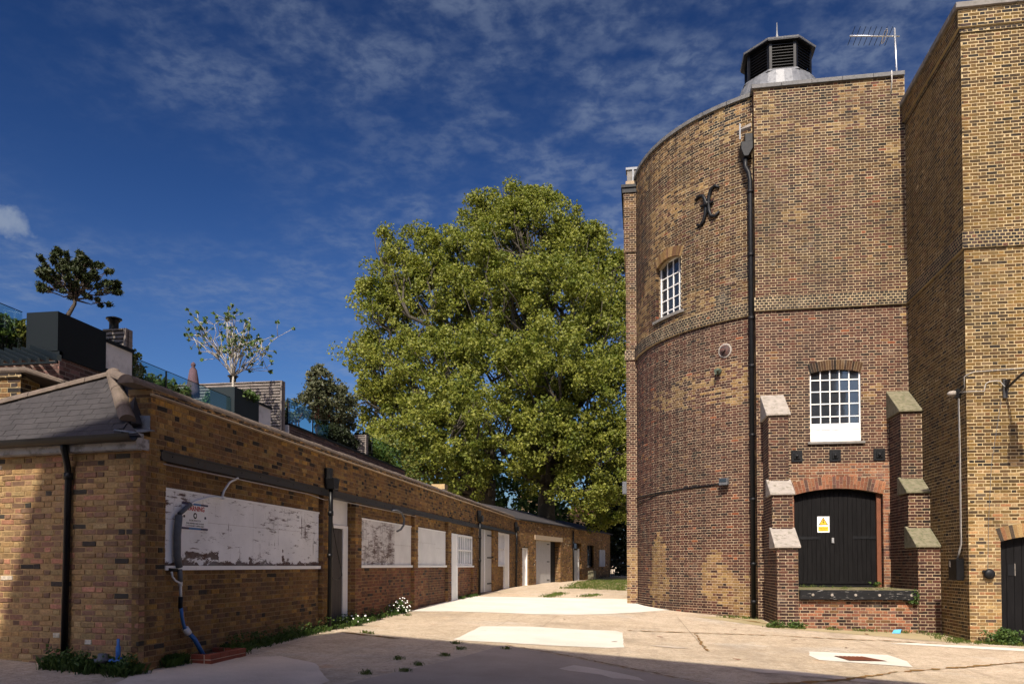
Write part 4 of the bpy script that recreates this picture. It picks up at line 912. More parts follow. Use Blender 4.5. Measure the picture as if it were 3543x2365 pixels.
wall.box(BX0+.02, 4.14, YB+.12, YB+1.2, -.2, 3.9); wall.box(6.53, BX1, YB+.12, YB+1.2, -.2, 3.9)
for c, hw, zs, rise, band, n, pal, rows, zz in ((5.30, .665, 6.84, .09, .27, 21, PK_UPPER, 1, 4.93), (5.335, 1.165, 3.49, .17, .34, 27, PK_RED, 2, .97)):
    ring(tw, PXW(YB), X_, -Y_, c, hw, zs, rise, band, n, pal, M_BT, rows=rows); ring_bed(wall, PXW(YB), X_, -Y_, c, hw, zs, rise, band)
    for sgn in (-1, 1): TB.area((c+sgn*hw, YB, 0), -Y_, V3((-sgn, 0, 0)), zz, zs, ints(-.26, -.003), (lambda s, z, r: PK_RED(r)) if zz < 2 else pal_bay, wall, rec=.004)
wall.build('wall', M_MT, tw); wallu.build('upper_wall', M_MU, tw)
for i in range(5):
    q = MB(); a = BX0-.07+i*.81; q.box(a+.002, min(a+.806, BX1-.004), YB-.07, YB+.4, ZT, ZT+.115); q.build('coping', M_EDGE, tw, bevel=.006)
q = MB(); q.prism([(CT[0]+(RT-.4)*math.cos(2*math.pi*k/48), CT[1]+(RT-.4)*math.sin(2*math.pi*k/48), ZT-.25) for k in range(48)], (0, 0, .05)); q.box(BX0+.1, BX1, YB+.1, YB+3, ZT-.3, ZT-.22); q.build('roof_deck', M_LEAD, tw)
glazed(tw, (5.30, YB+.10, 4.95), X_, -Y_, 1.32, 4.95, 6.98, 5, [5.30, 5.65, 6.0, 6.34, 6.66], fr=.035, bar=.028)
q = MB(); q.box(4.68, 5.92, YB+.086, YB+.092, 4.985, 5.46); q.build('white_panel', M_SIGNW, tw)
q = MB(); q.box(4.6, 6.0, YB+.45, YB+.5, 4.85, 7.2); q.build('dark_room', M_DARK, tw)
q = MB(); q.box(4.56, 6.05, YB-.07, YB+.14, 4.875, 4.945); q.build('sill', M_COPE, tw, bevel=.008)
for x in (4.12, 5.12, 6.26):
    q = MB(); q.box(x, x+.30, YB-.03, YB+.02, 4.40, 4.725); q.box(x+.07, x+.23, YB-.06, YB-.03, 4.48, 4.645); q.lathe((x+.15, YB-.06, 4.56), [(.045, 0), (.045, .03), (.02, .045)], 6, (0, -1, 0)); q.build('tie_plate', M_IRON, tw, bevel=.006)
# black boarded double door
dm = MB(); dm.box(4.20, 6.36, YB+.22, YB+.26, .97, 3.70); door = dm.build('door', M_DOORB, tw)
for k in range(18):
    q = MB(); x = 4.215+k*.1185; q.box(x, x+.112, YB+.20, YB+.222, 1.04, 3.46+.14*(1-((x-5.28)/1.1)**2)); q.build('plank', M_DOORB, door, bevel=.003)
for x0, x1 in ((4.22, 4.92), (5.75, 6.42)): q = MB(); q.box(x0, x1, YB+.185, YB+.199, 2.28, 2.36); q.build('strap_hinge', M_IRON, door)
for x0, x1 in ((4.22, 5.26), (5.30, 6.34)): q = MB(); q.box(x0, x1, YB+.188, YB+.199, 1.06, 1.14); q.build('bottom_rail', M_DOORB, door)
q = MB(); q.box(5.20, 5.26, YB+.16, YB+.2, 2.18, 2.32); q.build('lock', M_ALU, door)
q = MB(); q.box(6.36, 6.47, YB+.12, YB+.25, .97, 3.52); q.box(4.18, 4.21, YB+.12, YB+.25, .97, 3.52); q.build('door_frame', M_BROWN, tw)
q = MB(); q.box(4.18, 6.47, YB+.14, YB+.24, .97, 1.03); q.build('threshold', M_BLACK, tw)
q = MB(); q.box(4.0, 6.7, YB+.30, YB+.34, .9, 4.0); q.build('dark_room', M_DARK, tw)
# stepped buttresses with stone weatherings
def buttress(x0, x1, cap, flip, nm):
    st = [(20.70, -.3, 2.03), (21.36, 2.03, 3.42), (21.86, 3.42, 5.55)]; wb = MB(); caps = [(20.70, 21.42, 1.99, 2.50), (21.36, 21.93, 3.37, 3.80), (21.86, YB, 5.52, 6.24)]
    for (y, z0, z1), (c0, c1, q0, q1) in zip(st, caps):
        TB.area(PXW(y), X_, -Y_, z0, z1, ints(x0, x1), lambda s, z, r: PK_PURPLE(r) if r.random() < .82 else PK_UPPER(r), wb, rec=.004)
        TB.area((x0, y, 0), -Y_, -X_, z0, z1, ints(-(YB-y), -.003), lambda s, z, r: PK_PURPLE(r), wb, rec=.004)
        if not flip: TB.area((x1, y, 0), Y_, X_, z0, z1, ints(.003, YB-y), lambda s, z, r: PK_PURPLE(r), wb, rec=.004)
        wb.box(x0+.006, x1-(.006), y+.006, YB+.13, z0, z1)
        m = MB(); xa, xb = x0-.06, x1+(.06 if not flip else .0)
        m.prism([(xa, c0-.06, q0), (xa, c0-.06, q0+.06), (xa, c1, q1+.04), (xa, c1+.1, q1+.04), (xa, c1+.1, q0)], (xb-xa, 0, 0)); m.build('buttress_cap', cap, tw, bevel=.012)
        TB.area(PXW(c1), X_, -Y_, q0, q1+.0, ints(x0, x1), pal_bay, None)
    wb.build('buttress', M_MT, tw)
buttress(3.37, 3.88, M_CAP, False, 'a'); buttress(6.67, 7.185, M_CAPM, True, 'b')
# loading platform
wb = MB(); TB.area(PXW(20.72), X_, -Y_, -.3, .72, ints(3.885, 6.665), lambda s, z, r: PK_RED(r) if r.random() < .5 else PK_PURPLE(r), wb, rec=.004); wb.box(3.885, 6.665, 20.728, 22.9, -.3, .90); wb.build('platform', M_MT, tw)
q = MB(); q.box(3.885, 6.665, 20.70, 23.05, .90, .965); q.build('platform_slab', plain('mossy_slab', (.17, .14, .075), .95, .3, 4, c2=(.07, .09, .02)), tw)
q = MB(); q.box(3.89, 6.62, 20.60, 20.715, .715, .955); q.build('timber_beam', M_TIMBER, tw, bevel=.012)
for x in (4.2, 4.65, 5.2, 5.75, 6.48): q = MB(); q.lathe((x, 20.60, .835), [(.035, 0), (.03, .012)], 10, (0, -1, 0)); q.build('bolt', M_CAP, tw)
# pilaster at the back of the curve
wb = MB(); TB.area(PXW(27.6), X_, -Y_, -.1, 14.6, ints(-.45, -.05), pal_cyl, wb, rec=.0035); wb.box(-.445, .3, 27.61, 31, -.1, 14.9)
TB.area(PXW(27.6), X_, -Y_, ZS, ZS+.3, ints(-.5, -.10), pal_head, wb, bond='header', out=.05, rec=.002, zoff=ZS % CH)
wb.box(-.515, 0, 27.545, 31, 12.4, 14.55); TB.area(PXW(27.54), X_, -Y_, 12.4, 14.6, ints(-.52, -.05), pal_cyl, None)
wb.build('side_bay', M_MT, tw)
q = MB(); q.box(-.60, .05, 27.46, 31, 14.62, 14.72); q.box(-.56, .05, 27.5, 31, 14.45, 14.60); q.build('side_bay_cornice', M_IRON, tw)
q = MB(); q.box(-.40, -.0, 27.75, 28.1, 14.72, 15.35); q.build('chimney_stub', M_COPE, tw, bevel=.01)
q = MB(); q.box(-.44, .04, 27.71, 28.14, 15.35, 15.43); q.box(-.22, -.16, 27.70, 27.76, 14.72, 15.42); q.build('stub_cap', M_LEAD, tw)
# lantern on the roof
LC = V3((4.46, 26.45, 0))
def octa(r, z, rot=R(22.5)): r *= .93; return [(LC[0]+r*math.cos(rot+k*math.pi/4), LC[1]+r*math.sin(rot+k*math.pi/4), z) for k in range(8)]
ln = MB()
def frust(mb, r0, z0, r1, z1):
    a, b = octa(r0, z0), octa(r1, z1); k = len(mb.v); mb.v += a+b
    for i in range(8): j = (i+1) % 8; mb.f.append((k+i, k+j, k+8+j, k+8+i))
    mb.f.append(tuple(range(k+7, k-1, -1))); mb.f.append(tuple(range(k+8, k+16)))
LZ = 16.95
ln.lathe((LC[0], LC[1], ZT-.2), [(1.6, 0), (1.45, LZ-.75-ZT), (1.30, LZ-.25-ZT), (1.17, LZ-.02-ZT+.2)], 32); frust(ln, 1.30, LZ-.02, 1.18, LZ+.10); ln.build('lantern_base', M_LEAD, tw, False)
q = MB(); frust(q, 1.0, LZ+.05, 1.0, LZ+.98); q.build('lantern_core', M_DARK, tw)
for i in range(8):
    P = [V3(p) for p in octa(1.13, 0)]; a, b = P[i], P[(i+1) % 8]; t = b-a; L = np.linalg.norm(t); t /= L; n_ = V3((t[1], -t[0], 0)); n_ = n_ if np.dot(n_, (a+b)/2-LC) > 0 else -n_
    for pp in (a, b-t*.08): q = MB(); q.obox(pp-n_*.08+Z_*(LZ+.08), t*.08, n_*.09, Z_*.92); q.build('lantern_post', M_BLACK, tw)
    if np.dot(n_, V3((0, 0, 0))-LC) > -2:
        for k in range(9): q = MB(); z = LZ+.13+k*.093; q.obox(a+t*.08-n_*.08+Z_*(z+.05), t*(L-.16), n_*.085-Z_*.05, Z_*.014); q.build('louvre', M_BLACK, tw)
q = MB(); frust(q, 1.28, LZ+.99, 1.30, LZ+1.04); q.build('lantern_eaves', M_LEAD, tw)
q = MB(); frust(q, 1.27, LZ+1.04, .12, LZ+1.26); q.build('lantern_roof', M_LEAD, tw)
q = MB(); frust(q, 1.27, LZ+.96, 1.27, LZ+.988); q.build('lantern_soffit', M_BLACK, tw)
q = MB(); q.lathe((LC[0], LC[1], LZ+1.28), [(.06, 0), (.07, .06), (.10, .12), (.085, .3), (.05, .48), (.03, .56), (.012, .95)], 10); q.build('finial', M_LEAD, tw, True)
# S-shaped tie irons
def on_cyl(deg, z, d): t = R(deg); return V3((CT[0]+(RT+d)*math.cos(t), CT[1]+(RT+d)*math.sin(t), z))
for sg in (1, -1):
    P = []; c = (-128.4, 12.23)
    for a, b in ((.34, .36), (.20, .47), (.07, .40), (.0, .22), (-.02, 0), (-.0, -.22), (.06, -.38), (.20, -.44), (.33, -.33)):
        P.append(on_cyl(c[0]+sg*a/RT*57.3+sg*.65, c[1]+b+sg*.0, .04))
    if sg < 0: P = [on_cyl(c[0]-a/RT*57.3-.65, c[1]+b-.05, .04) for a, b in ((.36, .30), (.22, .40), (.08, .36), (.0, .2), (-.02, 0), (-.0, -.22), (.06, -.40), (.18, -.50), (.30, -.44))]
    q = MB(); q.tube(P, [.035, .05, .055, .055, .06, .055, .055, .05, .035], 8); q.build('tie_iron', M_IRON, tw, True)
q = MB(); q.tube([on_cyl(-130.6, 12.24, .05), on_cyl(-126.4, 12.24, .05)], .04, 8); q.lathe(on_cyl(-128.4, 12.24, .02), [(.07, 0), (.07, .1), (.03, .13)], 8, on_cyl(-128.4, 0, 1)-on_cyl(-128.4, 0, 0)); q.build('tie_iron_bolt', M_IRON, tw)
nv = on_cyl(-123.1, 0, 1)-on_cyl(-123.1, 0, 0)
q = MB(); q.lathe(on_cyl(-123.1, 7.78, -.03), [(.21, 0), (.21, .045), (.17, .05)], 24, nv); q.build('vent_surround', M_CAP, tw)
q = MB(); q.lathe(on_cyl(-123.1, 7.78, .02), [(.165, 0), (.16, .02), (.06, .06), (.05, .12)], 20, nv); q.build('vent_cowl', plain('rusty_iron', (.05, .03, .028), .7, .4, 9, c2=(.16, .07, .05)), tw)
nv2 = on_cyl(-125.2, 0, 1)-on_cyl(-125.2, 0, 0); M_VERD = plain('verdigris', (.06, .075, .055), .7, .4, 12)
q = MB(); q.lathe(on_cyl(-125.2, 7.2, -.01), [(.10, 0), (.10, .08), (.06, .12), (.05, .2)], 10, nv2); q.tube([on_cyl(-125.2, 7.2, .15), on_cyl(-123.9, 7.2, .17)], .03, 7); q.tube([on_cyl(-125.2, 7.2, .15), on_cyl(-125.2, 7.08, .19)], .03, 7); q.build('pipe_outlet', M_VERD, tw)
# rainwater pipe in the angle
q = MB(); q.prism([(2.86, 22.92, 13.52), (3.19, 22.92, 13.52), (3.19, 22.92, 13.32), (3.06, 22.92, 13.10), (2.94, 22.92, 13.10), (2.86, 22.92, 13.32)], (0, .45, 0)); q.box(2.98, 3.2, 23.02, 23.3, 13.52, 13.8); q.build('hopper', M_IRON, tw, bevel=.012)
q = MB(); q.box(2.82, 2.86, 22.95, 23.0, 13.6, 14.05); q.build('lead_spout', M_LEAD, tw)
q = MB(); q.prism([on_cyl(-119, 14.02, .0), on_cyl(-115, 14.12, .0), on_cyl(-115, 14.02, .0)], (0, -.06, .05)); q.build('flashing', M_CAP, tw)
downpipe([(2.99, 23.05, 13.1), (2.99, 23.05, 12.85), (3.08, 23.02, 12.65), (3.11, 23.0, 12.4), (3.11, 23.0, .1)], .065, parent=tw, mat=M_IRON, sockets=[(3.11, 23.0, z) for z in (12.1, 10.3, 8.5, 7.15, 5.2, 3.4, 1.6, .55)])
TB.finish(300)

# ---- things on the tower
hs = thing('hazard_sign', (4.99, YB+.19, 2.50), 'white and yellow electrical hazard sign on the black double door', 'sign')
q = MB(); q.box(4.83, 5.15, YB+.186, YB+.195, 2.47, 2.91); q.build('panel', M_SIGNW, hs)
def tri(c, zc_, r, y): return [(c+r*math.sin(a), y, zc_+r*math.cos(a)) for a in (0, 2*math.pi/3, 4*math.pi/3)]
q = MB(); q.prism(tri(4.99, 2.745, .145, YB+.186), (0, -.0012, 0)); q.build('triangle_border', M_INK, hs)
q = MB(); q.prism(tri(4.99, 2.745, .112, YB+.1846), (0, -.0012, 0)); q.build('triangle', M_SIGNY, hs)
q = MB(); q.prism([(4.985, YB+.1832, 2.82), (5.01, YB+.1832, 2.81), (4.985, YB+.1832, 2.765), (5.012, YB+.1832, 2.765), (4.985, YB+.1832, 2.685), (4.99, YB+.1832, 2.745), (4.965, YB+.1832, 2.745)], (0, -.001, 0)); q.build('bolt', M_INK, hs)
q = MB(); q.box(4.86, 5.12, YB+.184, YB+.186, 2.505, 2.63); q.build('yellow_panel', M_SIGNY, hs)
lettering('ELECTRICAL', .042, (4.99, YB+.184, 2.590), X_, -Y_, M_INK, hs); lettering('HAZARD', .042, (4.99, YB+.184, 2.540), X_, -Y_, M_INK, hs)
fl_ = thing('floodlight', on_cyl(-123, 3.85, 0), 'small square floodlight on the curved brick wall', 'lamp'); nv = on_cyl(-123, 0, 1)-on_cyl(-123, 0, 0); tv = np.cross(Z_, nv)
q = MB(); q.obox(on_cyl(-123, 3.86, .10)-tv*.13, tv*.26, nv*.12, Z_*.2); q.build('housing', M_GREYF, fl_, bevel=.01)
q = MB(); q.obox(on_cyl(-123, 3.95, .225)-tv*.11, tv*.22, nv*.006, Z_*.10); q.build('glass', M_GLASS, fl_)
q = MB(); q.obox(on_cyl(-123, 3.84, -.01)-tv*.03, tv*.06, nv*.12, Z_*.06); q.build('bracket', M_IRON, fl_)
cb = MB(); cb.tube([on_cyl(d, z, .02) for d, z in ((-123.6, 3.92), (-126, 3.92), (-131, 3.90), (-136.5, 3.885), (-142, 3.87), (-147, 3.86), (-154, 3.85), (-161, 3.845), (-168, 3.86), (-175, 3.88))], .022, 6); cb.tube([on_cyl(d, z, .018) for d, z in ((-147, 3.86), (-155, 3.74), (-163, 3.66), (-170, 3.64), (-176, 3.66))], .012, 6)
tag(cb.build('conduit', M_IRON, None, True), 'dark cable run round the curved tower to the floodlight', 'cable')
mb_ = thing('meter_box', (-.49, 27.8, 4.0), 'small grey box on the edge of the tower beside the trees', 'box'); q = MB(); q.box(-.60, -.452, 27.62, 27.95, 4.02, 4.45); q.build('case', M_GREYF, mb_, bevel=.01); q = MB(); q.tube([(-.46, 27.58, 4.0), (-.47, 27.58, 3.5), (-.40, 27.58, 3.3)], .012, 6); q.build('cable', M_IRON, mb_)
# television aerial
an = thing('tv_aerial', (7.1, 23.2, ZT), 'silver television aerial with many rods on the tower roof', 'aerial')
q = MB(); q.tube([(7.12, 23.2, ZT-.3), (7.06, 23.2, 16.5)], .026, 8); q.build('mast', M_ALU, an, True)
b0, b1 = V3((5.80, 22.9, 16.22)), V3((7.20, 23.26, 16.30))
q = MB(); q.tube([b0, b1], .022, 8); q.build('boom', M_ALU, an, True)
for k in range(8):
    p = b0+(b1-b0)*(k+.3)/9.3; q = MB(); q.tube([p-V3((-.06, .22, -.12)), p+V3((-.06, .22, -.12))*-1+V3((0, 0, 0))] if False else [p+V3((.05, -.2, .13)), p+V3((-.05, .2, -.13))], .008, 5); q.build('rod', M_IRON, an)
p = b0+(b1-b0)*.70; q = MB(); q.tube([p+V3((.04*math.cos(a)+.03*math.sin(a), -.12*math.sin(a), .13*math.sin(a))) for a in [2*math.pi*i/12 for i in range(13)]], .014, 6); q.build('dipole_loop', M_ALU, an, True)
cb = MB(); cb.tube([(6.84, YB-.085, 15.06), (6.84, YB-.085, 14.75), (6.83, YB-.02, 14.45)], .014, 6); tag(cb.build('aerial_lead', M_CABLE, None, True), 'short white cable hanging over the coping beside the aerial', 'cable')

# ================================================================== TALL BUILDING ON THE RIGHT
YR, XR, ZR = 19.035, 7.19, 14.06
rb = thing('tall_warehouse', (10, 24, 0), 'tall yellow stock brick building with a black door beside the round tower', 'building')
RB = Bricks(rb, M_BR, 21)
def pal_rb(s, z, r):
    if z < 4.0 and r.random() < (4.4-z)/2.2*.8: return PK_STOCKL(r)
    if z < .5 and r.random() < .4: return PK_DARK(r)
    return PK_STOCK(r) if nz2(s, z, .7, 1) < .8 or z > 4 else PK_STOCKL(r)
def pal_rs(s, z, r): return PK_STOCK(r)
rop, _, _ = arched(8.58, .74, -.6, 2.08, .12, .30); wall = MB()
XE = 12.0
RB.area(PXW(YR), X_, -Y_, -.5, ZS, ints(XR, XE, [rop]), pal_rb, wall, rec=.003)
RB.area(PXW(YR), X_, -Y_, ZS+.375, 13.55, ints(XR, XE), pal_rb, wall, rec=.003)
RB.area(PXW(YR), X_, -Y_, ZS, ZS+.375, ints(XR-.045, XE), pal_head, wall, bond='header', out=.045, rec=.003, joint=.014, zoff=ZS % CH)
RB.area(PXW(YR), X_, -Y_, 13.55, 13.64, ints(XR-.03, XE), pal_head, wall, out=.03, bond='header', rec=.002, zoff=.04)
RB.area(PXW(YR), X_, -Y_, 13.64, ZR, ints(XR-.08, XE), lambda s, z, r: PK_DARK(r) if z < 13.75 or r.random() < .2 else PK_STOCK(r), wall, out=.08, rec=.003)
L_ = YB-YR
def side(z0, z1, out, pal, **k): RB.area((XR, YR, 0), -Y_, -X_, z0, z1, ints(-L_, out-.002), pal, wall, out=out, **k)
side(-.5, ZS, 0, pal_rs, rec=.003); side(ZS+.375, 13.55, 0, pal_rs, rec=.003); side(ZS, ZS+.375, .045, pal_head, bond='header', rec=.003, joint=.014, zoff=ZS % CH); side(13.55, 13.64, .03, pal_head, bond='header'); side(13.64, ZR, .08, pal_rs)
wall.box(XR+.02, XE, YR+.12, 40, 2.5, 13.9); wall.box(XR+.02, 7.82, YR+.12, 40, -.5, 2.5); wall.box(9.34, XE, YR+.12, 40, -.5, 2.5); wall.box(7.82, 9.34, YR+.6, 40, -.5, 2.5); wall.box(XE-.1, 22, YR+.02, 40, -.5, ZR)
wall.prism([(XR-.036, YR-.036, ZS+.377), (XR-.036, YR+.02, ZS+.395), (XR-.036, YR+.02, ZS+.004), (XR-.036, YR-.036, ZS+.004)], (XE-XR, 0, 0)); wall.prism([(XR-.036, YR+.03, ZS+.377), (XR+.02, YR+.03, ZS+.395), (XR+.02, YR+.03, ZS+.004), (XR-.036, YR+.03, ZS+.004)], (0, L_-.05, 0))
wall.box(XR-.07, XE, YR-.07, YR+.1, 13.645, ZR-.003); wall.box(XR-.07, XR+.1, YR+.1, 40, 13.645, ZR-.003)
ring_bed(wall, PXW(YR), X_, -Y_, 8.58, .74, 2.08, .12, .30); wall.build('wall', M_MR, rb)
ring(rb, PXW(YR), X_, -Y_, 8.58, .74, 2.08, .12, .30, 19, PK_STOCKL, M_BR)
for sgn in (-1, 1): RB.area((8.58+sgn*.74, YR, 0), -Y_, V3((-sgn, 0, 0)), -.4, 2.1, ints(-.24, -.003), pal_rb, None)
for i in range(4): q = MB(); a = XR-.14+i*1.28; q.box(a+.003, a+1.275, YR-.14, YR+.3, ZR, ZR+.13); q.build('coping', M_COPE, rb, bevel=.008)
for i in range(5): q = MB(); a = YR+.30+i*1.28; q.box(XR-.14, XR+.3, a+.003, a+1.275, ZR, ZR+.13); q.build('coping', M_COPE, rb, bevel=.008)
q = MB(); q.box(XR+.2, 22, YR+.2, 40, ZR-.3, ZR-.2); q.build('roof_deck', M_FLAT, rb)
dm = MB(); dm.box(7.86, 9.30, YR+.20, YR+.24, -.28, 2.3); rd = dm.build('door', M_DOORB, rb)
for k in range(9): q = MB(); x = 7.87+k*.158; q.box(x, x+.152, YR+.185, YR+.202, -.2, 2.2); q.build('plank', M_DOORB, rd, bevel=.003)
q = MB(); q.box(8.05, 8.20, YR+.172, YR+.184, 1.33, 1.58); q.build('hatch', M_BLACK, rd)
q = MB(); q.box(8.19, 8.20, YR+.165, YR+.185, 1.33, 1.60); q.build('hatch_edge', M_CAP, rd)
q = MB(); q.box(7.86, 9.30, YR+.17, YR+.2, -.28, -.2); q.build('weatherboard', M_DOORB, rd)
RB.finish(300)
# ---- things on it
fb_ = thing('fuse_box', (XR-.1, 19.55, 1.2), 'black metal fuse box on the shaded side of the stock brick building', 'box')
q = MB(); q.box(XR-.165, XR-.004, 19.30, 19.78, 1.22, 1.70); q.build('case', M_BLACK, fb_, bevel=.01)
q = MB(); q.box(XR-.168, XR-.164, 19.66, 19.72, 1.53, 1.66); q.build('label_plate', M_CAP, fb_)
cb = MB()
for k in (0, .055): cb.tube([(XR-.03, 19.42+k, 5.5), (XR-.03, 19.36+k, 5.3), (XR-.03, 19.34+k, 4.0), (XR-.03, 19.36+k, 2.4), (XR-.03, 19.35+k, 2.05), (XR-.04, 19.44+k, 1.85), (XR-.06, 19.50+k, 1.70)], .009, 6)
tag(cb.build('twin_cable', M_CABLE, None, True), 'pair of white cables running down to the black fuse box', 'cable')
cb = MB(); cb.tube([(XE-.5, YR-.012, 5.92), (8.4, YR-.02, 5.90), (7.35, YR-.02, 5.86), (7.20, YR-.02, 5.80), (7.16, YR+.02, 5.76), (7.17, YR+.05, 5.52), (7.17, YR+.2, 5.47), (7.16, YR+.34, 5.46)], .008, 6); cb.tube([(7.17, YR+.2, 5.44), (7.16, YR-.02, 5.42), (7.34, YR-.025, 5.42), (7.55, YR-.025, 5.42), (7.58, YR-.025, 5.58), (7.66, YR-.025, 5.63), (7.80, YR-.025, 5.64), (7.86, YR-.05, 5.63), (7.95, YR-.06, 5.50), (8.0, YR-.08, 5.48)], .009, 6)
tag(cb.build('lamp_cable', M_CABLE, None, True), 'white cable crossing the corner of the stock brick building to the bracket lamp', 'cable')
bl = thing('bulkhead_light', (XR-.05, 19.42, 5.4), 'small bulb light on the corner of the stock brick building above the twin cables', 'lamp')
q = MB(); q.box(XR-.09, XR-.002, 19.34, 19.5, 5.36, 5.56); q.build('base', M_BLACK, bl, bevel=.01); q = MB(); q.lathe((XR-.09, 19.42, 5.47), [(.06, 0), (.065, .06), (.05, .13), (.015, .17)], 12, (-1, .0, 0)); q.build('globe', M_CAP, bl, True)
lp = thing('bracket_lamp', (8.0, YR, 5.3), 'rusty floodlight hanging from an angled bracket arm on the stock brick wall', 'lamp')
q = MB(); q.prism([(7.93, YR-.002, 5.66), (7.93, YR-.002, 5.25), (8.02, YR-.002, 5.25), (8.02, YR-.002, 5.66)], (0, -.05, 0)); q.prism([(7.96, YR-.05, 5.64), (7.96, YR-.05, 5.45), (7.96, YR-.25, 5.62)], (.05, 0, 0)); q.build('bracket', M_STEEL, lp)
q = MB(); q.tube([(7.98, YR-.05, 5.44), (8.05, 18.45, 5.62), (8.09, 18.05, 5.70)], .028, 8); q.build('arm', M_STEEL, lp, True)
q = MB(); q.lathe((8.12, 18.02, 5.66), [(.10, 0), (.10, .05), (.04, .07)], 12); q.build('junction', M_CAP, lp)
q = MB(); q.box(8.04, 8.22, 17.93, 18.11, 5.30, 5.66); q.build('gear_case', M_RUST, lp, bevel=.012)
q = MB(); q.tube([(8.06, 18.0, 5.3), (8.03, 17.98, 5.2), (8.10, 18.0, 5.12)], .02, 6); q.prism([(7.99, 17.85, 5.0), (8.32, 17.85, 5.0), (8.30, 17.9, 5.14), (8.02, 17.9, 5.14)], (0, .3, 0)); q.build('lamp_head', M_IRON, lp)
be = thing('alarm_bell', (7.57, YR, 1.3), 'round black bell with a thin wire on the pale stock brick by the door', 'bell')
q = MB(); q.lathe((7.58, YR+.002, 1.37), [(.05, 0), (.05, .04), (.115, .05), (.11, .09), (.06, .115), (.015, .12)], 20, (0, -1, 0)); q.build('gong', M_IRON, be, True); q = MB(); q.lathe((7.48, YR+.002, 1.43), [(.03, 0), (.03, .05)], 10, (0, -1, 0)); q.build('striker', M_IRON, be)
q = MB(); q.tube([(7.57, YR-.006, 1.45), (7.60, YR-.006, 2.5), (7.68, YR-.006, 3.8), (7.9, YR-.006, 5.2)], .005, 5); q.build('wire', M_GREYF, be)

# ================================================================== HOUSE WITH ROOF TERRACE
XH = -9.5
ho = thing('terrace_house', (-11.5, 20, gz(-11, 20)), 'dark brick house behind the range with a planted roof terrace', 'building')
HB_ = Bricks(ho, M_BH, 31); wall = MB(); ph_ = lambda s, z, r: PK_HOUSE(r)
HB_.area((XH, 0, 0), Y_, X_, 3.6, 5.0, ints(11.76, 20.5), ph_, wall, bond='stretcher', rec=.005); HB_.area((XH, 0, 0), Y_, X_, 3.6, 5.40, ints(20.55, 31.4), ph_, wall, bond='stretcher', rec=.005)
HB_.area((0, 11.76, 0), X_, -Y_, .0, 5.0, ints(-14, XH), lambda s, z, r: (lambda c: (c[0]*1.7, c[1]*1.7, c[2]*1.6))(PK_HOUSE(r)), wall, bond='stretcher', rec=.005)
wall.box(-14, XH-.02, 11.78, 31.4, -.2, 4.98); wall.box(XH-.3, XH-.02, 20.56, 31.4, 4.9, 5.39); wall.build('wall', M_MH, ho); HB_.finish(300)
q = MB(); q.box(XH-.28, XH+.03, 20.5, 31.42, 5.40, 5.46); q.box(XH-.28, XH+.03, 11.73, 20.5, 5.0, 5.10); q.box(-10.6, XH+.03, 11.72, 11.8, 5.0, 5.10); q.build('parapet_flashing', M_PLANTER, ho)
for bb_ in ((XH-.3, XH, 12.925, 13.66, 5.10, 5.58), (XH-.2, XH, 18.76, 19.4, 5.10, 5.62), (-10.1, XH, 20.44, 20.52, 5.05, 5.40)): q = MB(); q.box(*bb_); q.build('white_render_wall', M_RENDER, ho)
for bb_ in ((XH-.32, XH+.03, 12.925, 13.69, 5.58, 5.64), (XH-.22, XH+.03, 18.76, 19.42, 5.62, 5.68)): q = MB(); q.box(*bb_); q.build('render_coping', M_PLANTER, ho)
def planter(x0, x1, y0, y1, z0, z1, mat, label):
    t = thing('planter_box', ((x0+x1)/2, (y0+y1)/2, z0), label, 'planter'); q = MB(); w = .03
    q.box(x0, x1, y0, y0+w, z0, z1); q.box(x0, x1, y1-w, y1, z0, z1); q.box(x0, x0+w, y0+w, y1-w, z0, z1); q.box(x1-w, x1, y0+w, y1-w, z0, z1); q.build('case', mat, t); q = MB(); q.box(x0+w, x1-w, y0+w, y1-w, z0, z1-.06); q.build('soil', M_SOIL, t); return t
planter(-10.08, XH+.005, 11.71, 12.91, 5.10, 5.76, M_PLANTER, 'large dark metal planter box holding the small pine tree')
planter(-10.12, XH+.005, 17.52, 18.74, 5.10, 5.80, M_PLANTER2, 'grey metal planter box holding the bare fig tree')
def slat_screen(name, x0, x1, y, z0, z1, label, box=None, group=None):
    t = thing(name, ((x0+x1)/2, y, z0), label, 'screen', group); n = int((z1-z0)/.075)
    q = MB(); q.box(x0, x1, y+.03, y+.06, z0, z1-.01); q.build('backing', M_WOODG if box is None else M_DARK, t)
    for k in range(n): q = MB(); z = z0+(z1-z0)*k/n; q.box(x0+.01, x1-.04, y-.0, y+.03, z, z+.05); q.build('slat', M_WOODG, t)
    q = MB(); q.box(x1-.04, x1, y-.03, y+.18, z0, z1); q.box(x0, x1, y-.02, y+.18, z1, z1+.03); q.build('post', M_WOODG, t); return t
slat_screen('timber_screen', -10.05, -9.56, 13.58, 5.1, 6.0, 'small slatted timber box with a black flue beside the pine planter', 1)
slat_screen('timber_screen', -12.8, -9.42, 19.9, 5.05, 6.46, 'wide weathered slatted timber screen behind the fig tree', 1)
slat_screen('timber_screen', -10.6, -9.55, 26.9, 5.4, 6.15, 'slatted timber screen behind the dark hedge on the terrace', 1)
slat_screen('timber_screen', -11.4, -10.2, 12.6, 5.1, 5.72, 'low slatted timber screen half hidden behind the pine planter', 1)
